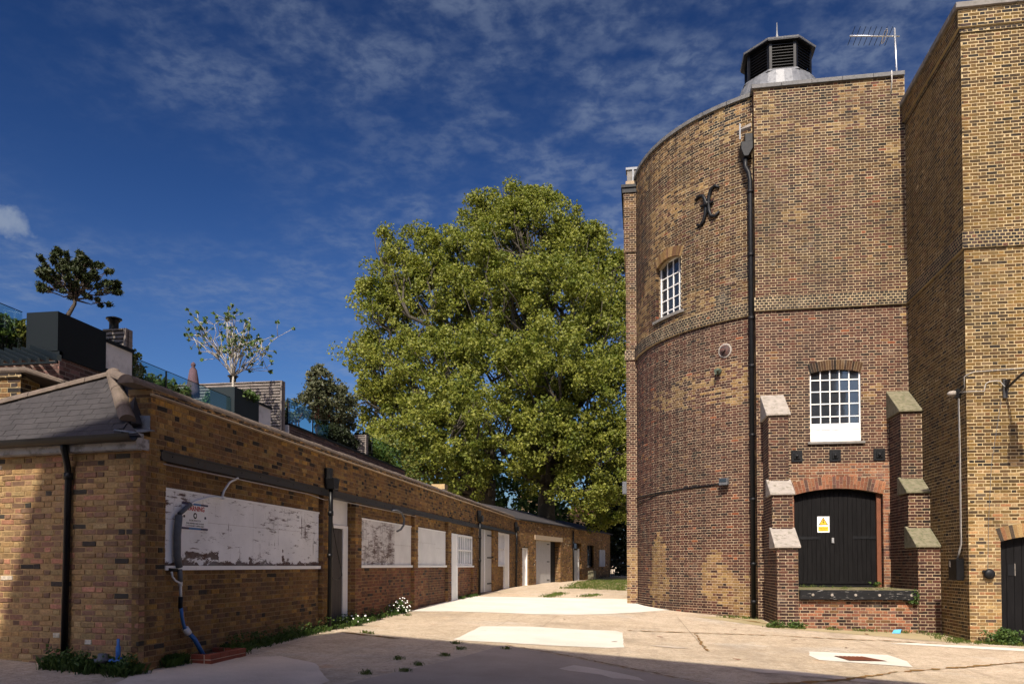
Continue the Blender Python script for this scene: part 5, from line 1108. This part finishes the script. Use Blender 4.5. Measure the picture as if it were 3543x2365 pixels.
def flue(x, y, z, label):
    t = thing('flue_cowl', (x, y, z), label, 'flue'); q = MB(); q.lathe((x, y, z), [(.10, 0), (.085, .06), (.085, .18), (.11, .20), (.11, .22)], 14); q.build('pipe', M_BLACK, t, True); q = MB(); q.lathe((x, y, z+.235), [(.145, 0), (.145, .02), (.06, .05)], 14); q.lathe((x, y, z+.215), [(.05, 0), (.05, .03)], 8); q.build('cap', M_BLACK, t, True)
flue(-9.95, 13.75, 6.03, 'black round flue cowl on the small slatted box by the pine'); flue(-11.0, 20.2, 6.49, 'black round flue cowl behind the wide slatted screen')
def pane(x0, y0, x1, y1, z0, z1, label, group=None):
    t = thing('glass_balustrade', ((x0+x1)/2, (y0+y1)/2, z0), label, 'balustrade', group); d = V3((x1-x0, y1-y0, 0)); n_ = np.cross(d, Z_); n_ /= np.linalg.norm(n_)
    q = MB(); q.obox((x0, y0, z0), d, n_*.015, Z_*(z1-z0)); q.build('pane', M_GLASSC, t); u = d/np.linalg.norm(d)
    q = MB(); q.obox(V3((x0, y0, z0))-u*.02, u*.02, n_*.03, Z_*(z1-z0)); q.build('post', M_PLANTER, t)
    q = MB(); q.obox(V3((x0, y0, z1)), d, n_*.016, Z_*.008); q.build('edge', M_PLANTER, t)
pane(-9.6, 13.72, -9.6, 14.88, 5.1, 5.54, 'glass balustrade pane in front of the leafy shrub by the render wall'); pane(-9.6, 14.91, -9.6, 17.5, 5.1, 5.54, 'glass balustrade pane between the leafy shrub and the fig planter')
pane(-9.6, 20.6, -9.6, 22.2, 5.46, 6.17, 'tall glass balustrade pane beside the wide slatted screen'); pane(-10.1, 23.55, -9.6, 23.58, 5.46, 6.10, 'glass pane standing across the terrace beside the dark hedge')
pane(-9.6, 22.3, -9.6, 23.5, 5.46, 5.95, 'low glass balustrade pane below the small olive tree'); pane(-9.6, 27.6, -9.6, 31.2, 5.46, 6.22, 'long glass balustrade pane at the leafy far end of the terrace')
pane(-10.6, 10.9, -10.6, 12.2, 5.1, 5.95, 'glass balustrade pane beside the large dark pine planter')
pg = thing('pergola', (-10, 10.9, 4.7), 'dark slatted metal pergola in front of the dark brick house', 'pergola')
for k in range(9):
    x = -8.95-k*.16; q = MB(); q.obox((x, 11.0, 4.72), (-1.1, .75, .42), (.03, .02, 0), Z_*.07); q.build('slat', M_PLANTER, pg)
q = MB(); q.obox((-8.92, 10.98, 4.69), (-1.5, 0.0, 0), (0, .05, 0), Z_*.03); q.obox((-8.9, 10.97, 4.72), (-1.2, .80, .45), (.05, .03, 0), Z_*.09); q.obox((-10.0, 11.74, 5.08), (-1.3, 0, 0), (0, .05, 0), Z_*.05); q.build('frame', M_PLANTER, pg)
ch = thing('brick_chimney', (-9.5, 10.9, 3.5), 'old dark brick chimney stack with an oversailing top behind the slate roof', 'chimney')
CHB = Bricks(ch, M_BL, 41); wb = MB(); pd = lambda s, z, r: PK_DARK(r) if r.random() < .5 else PK_RANGE(r)
CHB.area((0, 10.75, 0), X_, -Y_, 3.4, 4.42, ints(-10.6, -9.34), pd, wb, rec=.006); CHB.area((-9.34, 0, 0), Y_, X_, 3.4, 4.42, ints(10.75, 11.5), pd, wb, rec=.006)
CHB.area((0, 10.75, 0), X_, -Y_, 4.42, 4.50, ints(-10.6, -9.30), pd, wb, rec=.006, out=.04, zoff=.02); wb.box(-10.6, -9.35, 10.76, 11.45, 3.4, 4.5); wb.build('stack', M_MR, ch); CHB.finish(60)
q = MB(); q.prism([(-10.7, 10.68, 4.50), (-9.22, 10.68, 4.50), (-8.78, 10.95, 4.34), (-8.78, 11.5, 4.34), (-10.7, 11.5, 4.5)], (0, 0, .08)); q.build('chimney_cap', M_TILE, ch, bevel=.02)
pr = thing('closed_parasol', (-11.0, 18.24, 5.0), 'folded mauve parasol standing on the roof terrace', 'parasol')
q = MB(); q.lathe((-11.0, 18.24, 5.75), [(.17, 0), (.165, .15), (.13, .45), (.09, .68), (.035, .76), (.06, .79), (.055, .84), (.01, .88)], 10); q.build('canopy', M_MAUVE, pr, True); q = MB(); q.tube([(-11.0, 18.24, 4.98), (-11.0, 18.24, 5.8)], .025, 8); q.build('pole', M_PLANTER, pr)

# ---- terrace plants
def small_tree(name, label, cat, base, stems, mat_b, mat_l, clump, per, size, seed, elong=1.0, r0=.05):
    rg = np.random.default_rng(seed); t = thing(name, base, label, cat); tb = MB(); C = []
    def grow(a, b, r, n): P = wiggle(a, b, n, .035, rg); tb.tube(P, [max(.006, r*(1-.65*i/n)) for i in range(n+1)], 6); return P
    for s in stems: stems_pts = s(grow, C, rg)
    tb.build('trunk', mat_b, t, True, origin=base); C = np.array(C); v, f, tt = leaves(C, np.full(len(C), clump)*rg.uniform(.7, 1.3, len(C)), per, size, rg, elong=elong); mk('crown', v, f, mat_l, t, tint=tt); return t
# pine: leaning trunk, umbrella crown
def pine(grow, C, rg):
    b = V3((-9.88, 12.40, 5.68)); k = V3((-9.87, 12.60, 6.42)); grow(b, k, .055, 3); cc = V3((-9.87, 12.70, 6.60)); n = 0
    while n < 105:
        d = rg.uniform(-1, 1, 3); q = np.linalg.norm(d)
        if q > 1 or q < .45 or d[2] < -.35 and np.hypot(d[0], d[1]) < .7: continue
        p = cc+d*V3((.48, .96, .50))+V3((0, 0, .10))*d[1]; m = k+(p-k)*.55+V3((0, 0, -.06))+rg.normal(size=3)*.03
        if n % 3 == 0: grow(k if n % 2 else b+(k-b)*.82, m, .022, 4)
        grow(m, p, .009, 3); C.append(p); C.append(p+(p-m)/np.linalg.norm(p-m)*.05); n += 1
small_tree('pine_tree', 'small umbrella-shaped pine growing in the large dark planter', 'tree', (-9.88, 12.35, 5.7), [pine], M_BARKD, M_PINE, .055, 44, .034, 5, 2.6)
def fig(grow, C, rg):
    b = V3((-9.88, 18.08, 5.72)); k = V3((-9.88, 18.16, 6.22)); grow(b, k, .05, 3)
    for i in range(15):
        a = i/15*2*math.pi+rg.uniform(-.2, .2); e = rg.uniform(.35, .95); d = V3((math.cos(a)*.9, math.sin(a)*1.0, 0)); m = k+d*.42*e+Z_*rg.uniform(.2, .5); grow(k, m, .024, 4)
        for j in range(4):
            q = m+d*rg.uniform(.2, .65)*e+Z_*rg.uniform(.15, .75)*(1.4-e*.5)+rg.normal(size=3)*.13; grow(m, q, .012, 4)
            for l in range(3):
                w = q+rg.normal(size=3)*.16+Z_*.10+d*.1; grow(q, w, .007, 2); C.append(w)
small_tree('fig_tree', 'bare-branched pale fig tree with leaf tufts in the grey planter', 'tree', (-9.88, 18.08, 5.72), [fig], M_BARKP, M_FIG, .05, 6, .07, 6, 1.5)
def blob_plant(name, label, cat, c, r, n, mat, per, size, seed, stem=None, mat_b=M_BARKD, clump=.12, elong=1.5, group=None):
    rg = np.random.default_rng(seed); c = V3(c); r = V3(r); base = (c[0], c[1], stem if stem is not None else c[2]-r[2]); t = thing(name, base, label, cat, group)
    d = rg.normal(size=(n, 3)); d /= np.linalg.norm(d, axis=1)[:, None]; C = c+d*r*(rg.uniform(.3, 1.12, n)**.6)[:, None]; v, f, tt = leaves(C, rg.uniform(.6, 1.4, n)*clump, per, size, rg, elong=elong); mk('foliage', v, f, mat, t, tint=tt)
    tb = MB()
    for i in range(0, n, max(1, n//14)): tb.tube(wiggle(base, C[i], 4, .05, rg), [.03, .024, .018, .012, .006], 5)
    tb.build('stem', mat_b, t, True, origin=base); return t
blob_plant('olive_tree', 'bushy grey-green olive tree standing above the dark hedge on the terrace', 'tree', (-10.5, 26.0, 7.02), (.75, 1.75, .85), 330, M_OLIVE, 22, .085, 7, 5.4, M_RUST, .17)
blob_plant('olive_tree', 'tall upper spray of a grey-green olive tree above the glass panes', 'tree', (-10.6, 25.3, 7.75), (.4, .65, .5), 90, M_OLIVE, 16, .08, 17, 5.4, M_RUST, .14)
blob_plant('olive_sapling', 'thin young olive tree behind the low glass pane', 'tree', (-10.2, 22.2, 6.15), (.35, .55, .30), 60, M_OLIVE, 10, .07, 8, 5.1, M_RUST, .10)
blob_plant('clipped_shrub', 'dark clipped shrub beside the wide slatted screen', 'shrub', (-10.0, 20.9, 5.75), (.3, .5, .2), 70, M_HEDGE, 22, .06, 9, 5.0)
blob_plant('leafy_shrub', 'large yellow-green leafy shrub behind the first glass pane', 'shrub', (-10.0, 14.0, 5.40), (.32, .75, .40), 190, M_SHRUB, 14, .075, 10, 5.0)
blob_plant('leafy_shrub', 'loose airy shrub at the end of the glass balustrade before the fig planter', 'shrub', (-9.95, 15.5, 5.30), (.28, .8, .22), 110, M_SHRUB, 9, .065, 11, 5.0)
blob_plant('leafy_shrub', 'bright leafy shrub behind the glass pane left of the pine planter', 'shrub', (-10.9, 12.2, 5.62), (.35, .5, .22), 90, M_SHRUB, 14, .07, 12, 5.1)
blob_plant('box_hedge', 'dark green hedge in a trough behind the terrace glass', 'hedge', (-9.85, 25.1, 5.72), (.28, 1.5, .42), 420, M_HEDGE, 22, .06, 13, 5.3, clump=.13)
blob_plant('leafy_shrub', 'bright green shrub at the far end of the terrace', 'shrub', (-10.0, 29.6, 5.75), (.4, 1.3, .35), 160, M_SHRUB, 16, .08, 14, 5.3)
blob_plant('leafy_shrub', 'dark shrub between the slatted screen and the far glass pane', 'shrub', (-9.95, 27.5, 5.9), (.3, .6, .5), 120, M_HEDGE, 18, .07, 15, 5.3)
blob_plant('trailing_plant', 'greenery trailing over the side of the grey fig planter', 'plant', (-9.55, 18.3, 5.75), (.16, .45, .10), 60, M_WEED, 12, .05, 16, 5.6)
blob_plant('trailing_plant', 'greenery hanging down the back corner of the grey fig planter', 'plant', (-10.22, 17.7, 5.5), (.10, .12, .28), 40, M_WEED, 12, .05, 18, 5.1)

# ================================================================== BIG TREES
LOBA = [(-13.6, 47.9, 21.1, 2.0), (-14.9, 47.8, 19.1, 2.4), (-15.7, 46.7, 16.4, 2.1), (-12.7, 48.2, 17.8, 3.4), (-16.8, 46.6, 14.7, 1.4), (-17.7, 46.4, 15.0, .8), (-15.0, 45.9, 13.1, 2.4), (-12.0, 45.4, 12.7, 3.2), (-15.7, 45.8, 11.2, 1.6), (-15.2, 45.9, 10.5, 1.9), (-12.9, 44.3, 9.2, 2.2), (-9.9, 41.8, 9.0, 2.7), (-11.8, 43.5, 7.2, 1.6), (-9.5, 42.9, 6.6, 1.5), (-13.6, 43.5, 7.6, 1.5), (-14.6, 45.0, 8.6, 1.6), (-12.8, 45.5, 6.2, 1.6), (-11.1, 48.3, 20.2, 2.9), (-15.8, 47.5, 22.0, .7), (-16.2, 46.6, 18.5, .8)]
LOBB = [(-7.6, 50.8, 24.6, 1.8), (-9.1, 50.6, 23.4, 2.5), (-6.2, 51.1, 23.7, 2.5), (-7.5, 49.9, 21.1, 3.7), (-4.3, 51.4, 21.3, 2.8), (-2.4, 51.8, 19.6, 2.5), (-9.0, 47.8, 16.8, 3.9), (-5.5, 48.3, 16.8, 3.9), (-2.2, 49.9, 15.4, 3.1), (-8.6, 45.9, 12.4, 3.6), (-5.2, 45.5, 12.0, 3.7), (-2.1, 48.0, 11.2, 3.1), (-8.0, 44.1, 8.5, 2.8), (-5.2, 45.6, 8.2, 2.8), (-2.4, 47.1, 7.8, 2.6), (-3.4, 45.9, 5.8, 1.7), (-1.9, 50.3, 5.1, 1.5), (-10.6, 50.3, 24.9, .8), (-3.2, 51.6, 22.8, 1.1), (-1.5, 51.9, 20.5, 1.3), (-8.3, 50.7, 25.8, .8), (-6.5, 50.9, 25.4, .9), (-1.2, 49.5, 13.2, 2.2), (-1.2, 50.5, 17.5, 2.0), (-1.3, 48.5, 9.0, 2.0)]
big_tree('broad plane tree with the lower crown, its branches reaching over the roof terrace', (-8.65, 45.2), LOBA, 51, .55, 6.5)
big_tree('tallest plane tree, yellow-green domed crown beside the round tower', (-5.65, 48.7), LOBB, 52, .62, 7.0)
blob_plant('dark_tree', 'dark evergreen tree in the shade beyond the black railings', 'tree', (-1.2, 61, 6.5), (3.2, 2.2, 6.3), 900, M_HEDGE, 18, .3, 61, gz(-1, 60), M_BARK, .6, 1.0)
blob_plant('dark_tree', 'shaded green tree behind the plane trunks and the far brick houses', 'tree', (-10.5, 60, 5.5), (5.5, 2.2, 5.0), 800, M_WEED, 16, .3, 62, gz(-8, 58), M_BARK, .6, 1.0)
blob_plant('garden_tree', 'loose sunlit tree beyond the end of the roof terrace', 'tree', (-13.5, 40.5, 5.5), (2.6, 2.0, 3.0), 420, M_SHRUB, 16, .16, 63, gz(-13, 40), M_BARK, .4, 1.0)

# ================================================================== FAR HOUSES, RAILINGS, CHIMNEY
def far_house(x0, x1, y, z1, wins, label, roof):
    t = thing('brick_house', ((x0+x1)/2, y+3, gz(x0, 60)), label, 'house', None); q = MB(); q.box(x0, x1, y, y+7, 0, z1); q.build('wall', M_BGB, t)
    if roof: q = MB(); q.prism([(x0-.1, y-.15, z1), (x1+.1, y-.15, z1), (x1+.1, y+3.5, z1+1.1), (x0-.1, y+3.5, z1+1.1)], (0, .1, .1)); q.build('roof', M_BGR, t)
    q = MB(); q.box(x0-.06, x1+.06, y-.08, y+.3, z1, z1+.18); q.build('parapet', M_BGB, t)
    for wx, wz, ww, wh in wins:
        w = MB(); w.box(wx, wx+ww, y-.06, y-.01, wz, wz+wh); wo_ = w.build('window', M_WHITE, t); n = 2
        for i in range(2):
            for j in range(2): q = MB(); q.box(wx+.07+i*(ww-.08)/2, wx+ww/2-.03+i*(ww-.08)/2, y-.07, y-.062, wz+.07+j*(wh-.08)/2, wz+wh/2-.03+j*(wh-.08)/2); q.build('pane', M_GLASS, wo_)
far_house(-7.6, -6.2, 69.0, 6.3, [(-7.35, 4.2, .85, 1.1)], 'narrow yellow brick house end with one white window beside the plane trunk', False)
far_house(-6.15, -3.0, 69.8, 5.85, [(-5.9, 3.9, .8, 1.1), (-4.8, 3.7, .5, 1.2), (-4.0, 3.5, .55, 1.4), (-3.3, 3.3, .3, 1.4)], 'low terrace of yellow brick houses with white windows below the plane tree', True)
far_house(-10.6, -8.9, 69.4, 7.6, [(-9.9, 5.5, .9, .8)], 'taller yellow brick house glimpsed between the plane trunks', False)
rl = thing('railings', (-1.45, 57, gz(-1.4, 57)), 'black iron railings closing the far end of the yard', 'railings'); g0 = gz(-1.4, 57)
for z in (.15, 1.25): q = MB(); q.box(-2.2, .4, 56.98, 57.02, g0+z, g0+z+.05); q.build('rail', M_IRON, rl)
for k in range(21): q = MB(); x = -2.15+k*.125; q.lathe((x, 57, g0), [(.014, 0), (.014, 1.4), (.03, 1.43), (.003, 1.55)], 6); q.build('bar', M_IRON, rl)
ych = thing('yellow_chimney', (-8.25, 32.2, 3.6), 'small pale yellow brick chimney stub just above the parapet', 'chimney'); q = MB(); q.box(-8.5, -8.0, 32, 32.5, 3.6, 4.72); q.build('stack', M_RENDER, ych); q = MB(); q.box(-8.53, -7.97, 31.97, 32.53, 4.72, 4.93); q.build('chimney_top', plain('pale_brick', (.42, .30, .15), .9, .2, 9), ych)

# ================================================================== BUILDING BEHIND THE CAMERA (its shadow lies across the yard)
bc = thing('tenement_block', (-1, -6, 0), 'tall brick block standing behind the yard, outside the view', 'building')
hx = SUN_DIR.x/SUN_DIR.y
prof = [(-10.15, 0), (-10.15, 10.68), (-8.75, 14.48), (-8.08, 16.61), (-6.96, 17.0), (-6.08, 19.83), (3.06, 16.9), (12, 14.31), (12, 0)]
q = MB(); q.prism([(x, -3.2, z) for x, z in prof], (-8*hx, -8, 0)); q.build('wall', M_BGB, bc)
for j in range(4):
    for i in range(6):
        w = MB(); x = -8.6+i*3.2; z = 1.2+j*3.1; w.box(x, x+1.1, -3.2, -3.14, z, z+1.7); wo_ = w.build('window', M_WHITE, bc)
        q = MB(); q.box(x+.08, x+1.02, -3.14, -3.13, z+.08, z+1.62); q.build('pane', M_GLASS, wo_)

# ================================================================== WEEDS, GRASS, MOSS
def blades(pts, per, h, spread, seed, wid=.008):
    rg = np.random.default_rng(seed); n = len(pts)*per; P = np.repeat(np.array(pts, float), per, 0)[:, :2]+rg.normal(size=(n, 2))*spread
    z = np.array([gz(x, y) for x, y in P]); a = rg.uniform(0, 2*math.pi, n); hh = h*rg.uniform(.35, 1.25, n); ln = rg.uniform(.15, .85, n)*hh; w = wid*rg.uniform(.6, 1.5, n)
    dx, dy = np.cos(a), np.sin(a); b0 = np.stack([P[:, 0]-dy*w, P[:, 1]+dx*w, z], 1); b1 = np.stack([P[:, 0]+dy*w, P[:, 1]-dx*w, z], 1); m = np.stack([P[:, 0]+dx*ln*.35, P[:, 1]+dy*ln*.35, z+hh*.65], 1); t = np.stack([P[:, 0]+dx*ln, P[:, 1]+dy*ln, z+hh*.9], 1)
    v = np.stack([b0, b1, m+(b1-b0)*.35, t, m-(b1-b0)*.35], 1).reshape(-1, 3); f = (np.arange(n)[:, None]*5+np.array([[0, 1, 2, 3, 4]])).tolist(); tt = rg.uniform(0, 1, n).repeat(5)
    return v, f, np.stack([tt, tt, tt, np.ones_like(tt)], 1)
def stuff(name, data, mat, label, cat):
    v, f, t = data; o = mk(name, v, f, mat, None, tint=t); o['kind'] = 'stuff'; return tag(o, label, cat)
rg = np.random.default_rng(77)
along = lambda n, s0, s1, d0, d1: [tuple(lw(rg.uniform(s0, s1), rg.uniform(d0, d1), 0)[:2]) for _ in range(n)]
frontp = [tuple(fw(rg.uniform(-.1, 1.3), rg.uniform(.03, .42)*rg.uniform(.5, 1), 0)[:2]) for _ in range(210)]
stuff('grass', blades(frontp[:130]+along(40, .5, 1.0, -.05, .10)+along(20, 1.95, 2.2, .0, .3), 14, .15, .045, 1, .005), M_WEED, 'shaded grass and weeds along the foot of the end wall', 'grass')
stuff('grass', blades(along(95, 2.0, 5.9, -.08, .15)+along(60, 5.9, 8.2, -.15, .22)+along(40, 8, 11.4, -.08, .16)+along(20, 17, 20.2, -.05, .12), 13, .12, .05, 2, .005), M_WEED, 'strip of weeds along the foot of the boarded range', 'grass')
def leafy(pts, mat, size, per, h, seed, name, label, cat):
    rg2 = np.random.default_rng(seed); C = np.array([(x, y, gz(x, y)+rg2.uniform(.02, h)) for x, y in pts]); v, f, t = leaves(C, np.full(len(C), .10), per, size, rg2, flat=1.0); v[:, 2] = np.maximum(v[:, 2], -0.3); stuff(name, (v, f, t), mat, label, cat)
leafy(along(70, 1.95, 5.9, -.08, .12)+along(45, 5.8, 7.6, -.1, .16)+along(26, 7.8, 11.6, -.08, .12), M_WEED, .035, 14, .24, 3, 'weeds', 'broad-leaved weeds growing against the boarded range wall', 'weeds')
leafy(frontp[:70], M_WEED, .045, 12, .20, 4, 'weeds', 'broad-leaved weeds at the foot of the end wall by the downpipe', 'weeds')
tufts = [(-3.28, 14.06), (-3.05, 13.33), (-3.64, 11.75), (-3.21, 11.3), (-3.08, 12.42), (-3.64, 10.27), (-3.21, 10.63), (-5.75, 19.3), (-5.35, 15.0), (-5.2, 14.9), (-2.31, 13.67)]
stuff('grass_tufts', blades(tufts, 60, .06, .045, 5, .004), M_GRASS, 'small grass tufts growing through the tarmac of the yard', 'grass')
twp = [(3.35+rg.uniform(-.3, .6), 20.55+rg.uniform(-.12, .1)) for _ in range(26)]+[(rg.uniform(4.5, 6.9), 20.6+rg.uniform(-.1, .08)) for _ in range(22)]+[(7.15+rg.uniform(-.5, .1), 18.95+rg.uniform(-.3, 1.4)) for _ in range(40)]+[(rg.uniform(7.4, 8.2), 18.9+rg.uniform(-.15, .1)) for _ in range(50)]+[(rg.uniform(2.2, 3.2), 23.0+rg.uniform(-.15, .2)) for _ in range(20)]
stuff('grass', blades(twp, 9, .085, .05, 6, .005), M_GRASS, 'grass and weeds along the foot of the tower and stock brick building', 'grass')
leafy([(7.8+rg.normal()*.18, 18.88+rg.normal()*.06) for _ in range(46)], M_WEED, .06, 14, .30, 7, 'weeds', 'leafy green weed in front of the black door jamb', 'weeds')
leafy([(3.3+rg.normal()*.12, 20.5+rg.normal()*.06) for _ in range(16)]+[(3.75+rg.normal()*.14, 20.55+rg.normal()*.05) for _ in range(22)], M_WEED, .05, 12, .16, 8, 'weeds', 'weeds at the foot of the left stepped buttress', 'weeds')
v, f, t = blades([(rg.uniform(4.0, 6.6), 20.9+rg.uniform(-.12, 1.5)) for _ in range(46)], 6, .055, .06, 9, .005); v[:, 2] += .955-np.array([gz(5.3, 21)]*len(v)); stuff('grass', (v, f, t), M_GRASS, 'grass growing on the loading platform under the black door', 'grass')
C = np.array([(6.55+rg.normal()*.06, 20.62+rg.normal()*.02, .85+rg.uniform(-.2, .12)) for _ in range(20)]+[(6.25+rg.normal()*.05, 22.6, 1.02+rg.uniform(0, .08)) for _ in range(12)]); v, f, t = leaves(C, np.full(len(C), .06), 12, .045, rg, flat=1.0); stuff('weeds', (v, f, t), M_WEED, 'leafy weeds at the right end of the platform timber', 'weeds')
lawn = [(rg.uniform(-3.6, -.7), rg.uniform(36.8, 50)) for _ in range(330)]; lawn = [(x, y) for x, y in lawn if x > -4.6+(y-36)*.13]+[(-3.43+.27*k/30+rg.normal()*.07, 29.4+3.5*k/30) for k in range(30)]+[(-2.15+.4*k/20+rg.normal()*.06, 30.6+1.8*k/20) for k in range(20)]
stuff('grass', blades(lawn, 12, .085, .14, 10, .012), M_GRASS, 'patchy sunlit grass at the far end of the yard', 'grass')
def daisy(c, n, r, h, label, seed):
    rg2 = np.random.default_rng(seed); g = gz(*c); t = thing('daisy_clump', (*c, g), label, 'flowers', 'daisy clumps by the range wall'); P = np.array([(c[0]+rg2.normal()*r*.5, c[1]+rg2.normal()*r*.5, g+rg2.uniform(.02, h*.8)) for _ in range(26)]); v, f, tt = leaves(P, np.full(26, .07), 12, .04, rg2, flat=.5); mk('foliage', v, f, M_WEED, t, tint=tt)
    for k in range(n): q = MB(); p = (c[0]+rg2.normal()*r*.55+.03, c[1]+rg2.normal()*r*.55-.02, g+rg2.uniform(.08, h)); q.lathe(p, [(.004, 0), (.020, .004), (.016, .008)], 7, (rg2.normal()*.4+.3, -.6, .8)); q.build('flower', M_DAISY, t)
daisy((-6.05, 19.6), 34, .28, .42, 'tall clump of white daisies against the low red brick panel', 1); daisy((-5.98, 16.3), 9, .26, .22, 'low white daisies at the foot of the old timber doorway', 2)
def moss(path, w, seed, label):
    r = random.Random(seed); q = MB(); P = [V3(p) for p in path]; pts = []
    for a, b in zip(P[:-1], P[1:]):
        m = max(1, int(np.linalg.norm(b-a)/.09)); pts += [a+(b-a)*i/m for i in range(m)]
    pts.append(P[-1]); t = pts[-1]-pts[0]; n_ = V3((-t[1], t[0]))/np.linalg.norm(t); L = []
    for i, p in enumerate(pts): k = w*r.uniform(.15, 1.2)*(1 if r.random() > .15 else .2); o_ = r.uniform(-.03, .03); L.append((p+n_*(k+o_), p-n_*(k-o_)))
    for (a, b), (c, d) in zip(L[:-1], L[1:]): q.quad((*b, gz(*b)+.012), (*d, gz(*d)+.012), (*c, gz(*c)+.012), (*a, gz(*a)+.012))
    o = q.build('moss', M_MOSS); o['kind'] = 'stuff'; tag(o, label, 'moss')
moss([(-2.41, 14.28), (-1.01, 13.08), (-.38, 12.43), (.34, 11.75), (.91, 11.21), (1.6, 10.5)], .028, 1, 'rusty moss in the long joint between the tan and dark tarmac')
moss([(1.5, 11.2), (1.92, 11.59), (2.82, 12.19), (3.99, 13.48), (5.18, 14.42), (6.86, 15.78)], .07, 2, 'rusty moss line crossing the yard towards the black door')
moss([(1.19, 18.02), (1.18, 15.93), (1.2, 14.94)], .025, 3, 'short mossy joint running across the sunlit tarmac')
moss([(-.42, 18.02), (1.8, 18.32), (3.05, 18.5), (4.19, 18.35), (5.44, 18.5), (6.47, 18.2)], .055, 4, 'orange moss line in front of the loading platform')
moss([(2.4, 22.9), (2.9, 22.2), (3.35, 21.2)], .09, 5, 'orange moss on the slope at the foot of the drainpipe')
moss([(-5.8, 14.9), (-5.2, 14.6), (-4.4, 14.3)], .07, 6, 'orange moss at the edge of the shadow by the range')
def joint(path, w, label):
    q = MB(); P = [V3(p) for p in path]; t = P[-1]-P[0]; n_ = V3((-t[1], t[0]))/np.linalg.norm(t); pts = []; r = random.Random(int(P[0][0]*100))
    for a, b in zip(P[:-1], P[1:]): m = max(1, int(np.linalg.norm(b-a)/.15)); pts += [a+(b-a)*i/m+n_*r.uniform(-.006, .006) for i in range(m)]
    pts.append(P[-1])
    for a, b in zip(pts[:-1], pts[1:]): q.quad(*[(*p, gz(*p)+.010) for p in (a-n_*w, b-n_*w, b+n_*w, a+n_*w)])
    o = q.build('joint', M_JOINT); o['kind'] = 'structure'
M_JOINT = plain('joint_filler', (.25, .195, .14), .95, .3, 12)
for pth in ([(-3.2, 17.6), (-3.1, 21.2)], [(-2.2, 18.0), (-2.2, 21.3)], [(-5.8, 18.2), (-3.5, 18.1), (-.4, 18.02)], [(1.2, 14.9), (1.1, 18.1), (1.0, 22.5)], [(4.6, 18.4), (4.7, 15.9)], [(-5.2, 13.6), (-3.6, 13.4), (-2.5, 14.2)], [(-6.0, 29.0), (-3.2, 29.6), (-3.0, 38)]): joint(pth, .006, '')
struct(sheet('cement_smear', [(1.35, 13.0), (1.7, 12.9), (2.2, 13.05), (2.9, 12.7), (3.5, 12.3), (3.2, 12.15), (2.4, 12.5), (1.8, 12.6)], M_CONCO, .009, .05, 9))
struct(sheet('cement_smear', [(.1, 15.4), (.5, 15.5), (.9, 15.3), (.6, 15.2)], M_CONCO, .009, .05, 10))
struct(sheet('cement_smear', [(-1.0, 12.2), (-.2, 11.6), (.1, 11.1), (-.4, 11.2), (-1.2, 11.8)], M_CONCO, .011, .05, 11))
# litter
lt = MB(); x, y = 6.05, 20.35; g = gz(x, y); lt.prism([(x-.1, y, g+.01), (x+.07, y-.05, g+.01), (x+.12, y+.03, g+.10), (x-.04, y+.06, g+.08)], (.0, .0, .008)); tag(lt.build('litter', plain('blue_wrapper', (.10, .38, .62), .4, .1, 9)), 'scrap of bright blue litter on the ground below the loading platform', 'litter')
lf_me = None
for k, (x, y) in enumerate([(1.6, 13.9), (4.0, 16.6), (-.5, 15.6), (2.2, 19.4), (5.2, 19.7), (.4, 16.9), (-1.9, 20.1), (3.2, 17.6)]):
    q = MB(); g = gz(x, y)+.012; a = k*1.3; r = .07; q.prism([(x+r*math.cos(a), y+r*math.sin(a), g), (x+.03*math.cos(a+1.5), y+.03*math.sin(a+1.5), g+.012), (x-r*math.cos(a), y-r*math.sin(a), g+.02), (x+.03*math.cos(a-1.5), y+.03*math.sin(a-1.5), g+.005)], (0, 0, .004)); tag(q.build('dead_leaf', M_BROWN), 'curled brown dead leaf lying on the sunlit tarmac', 'leaf', 'dead leaves on the yard')
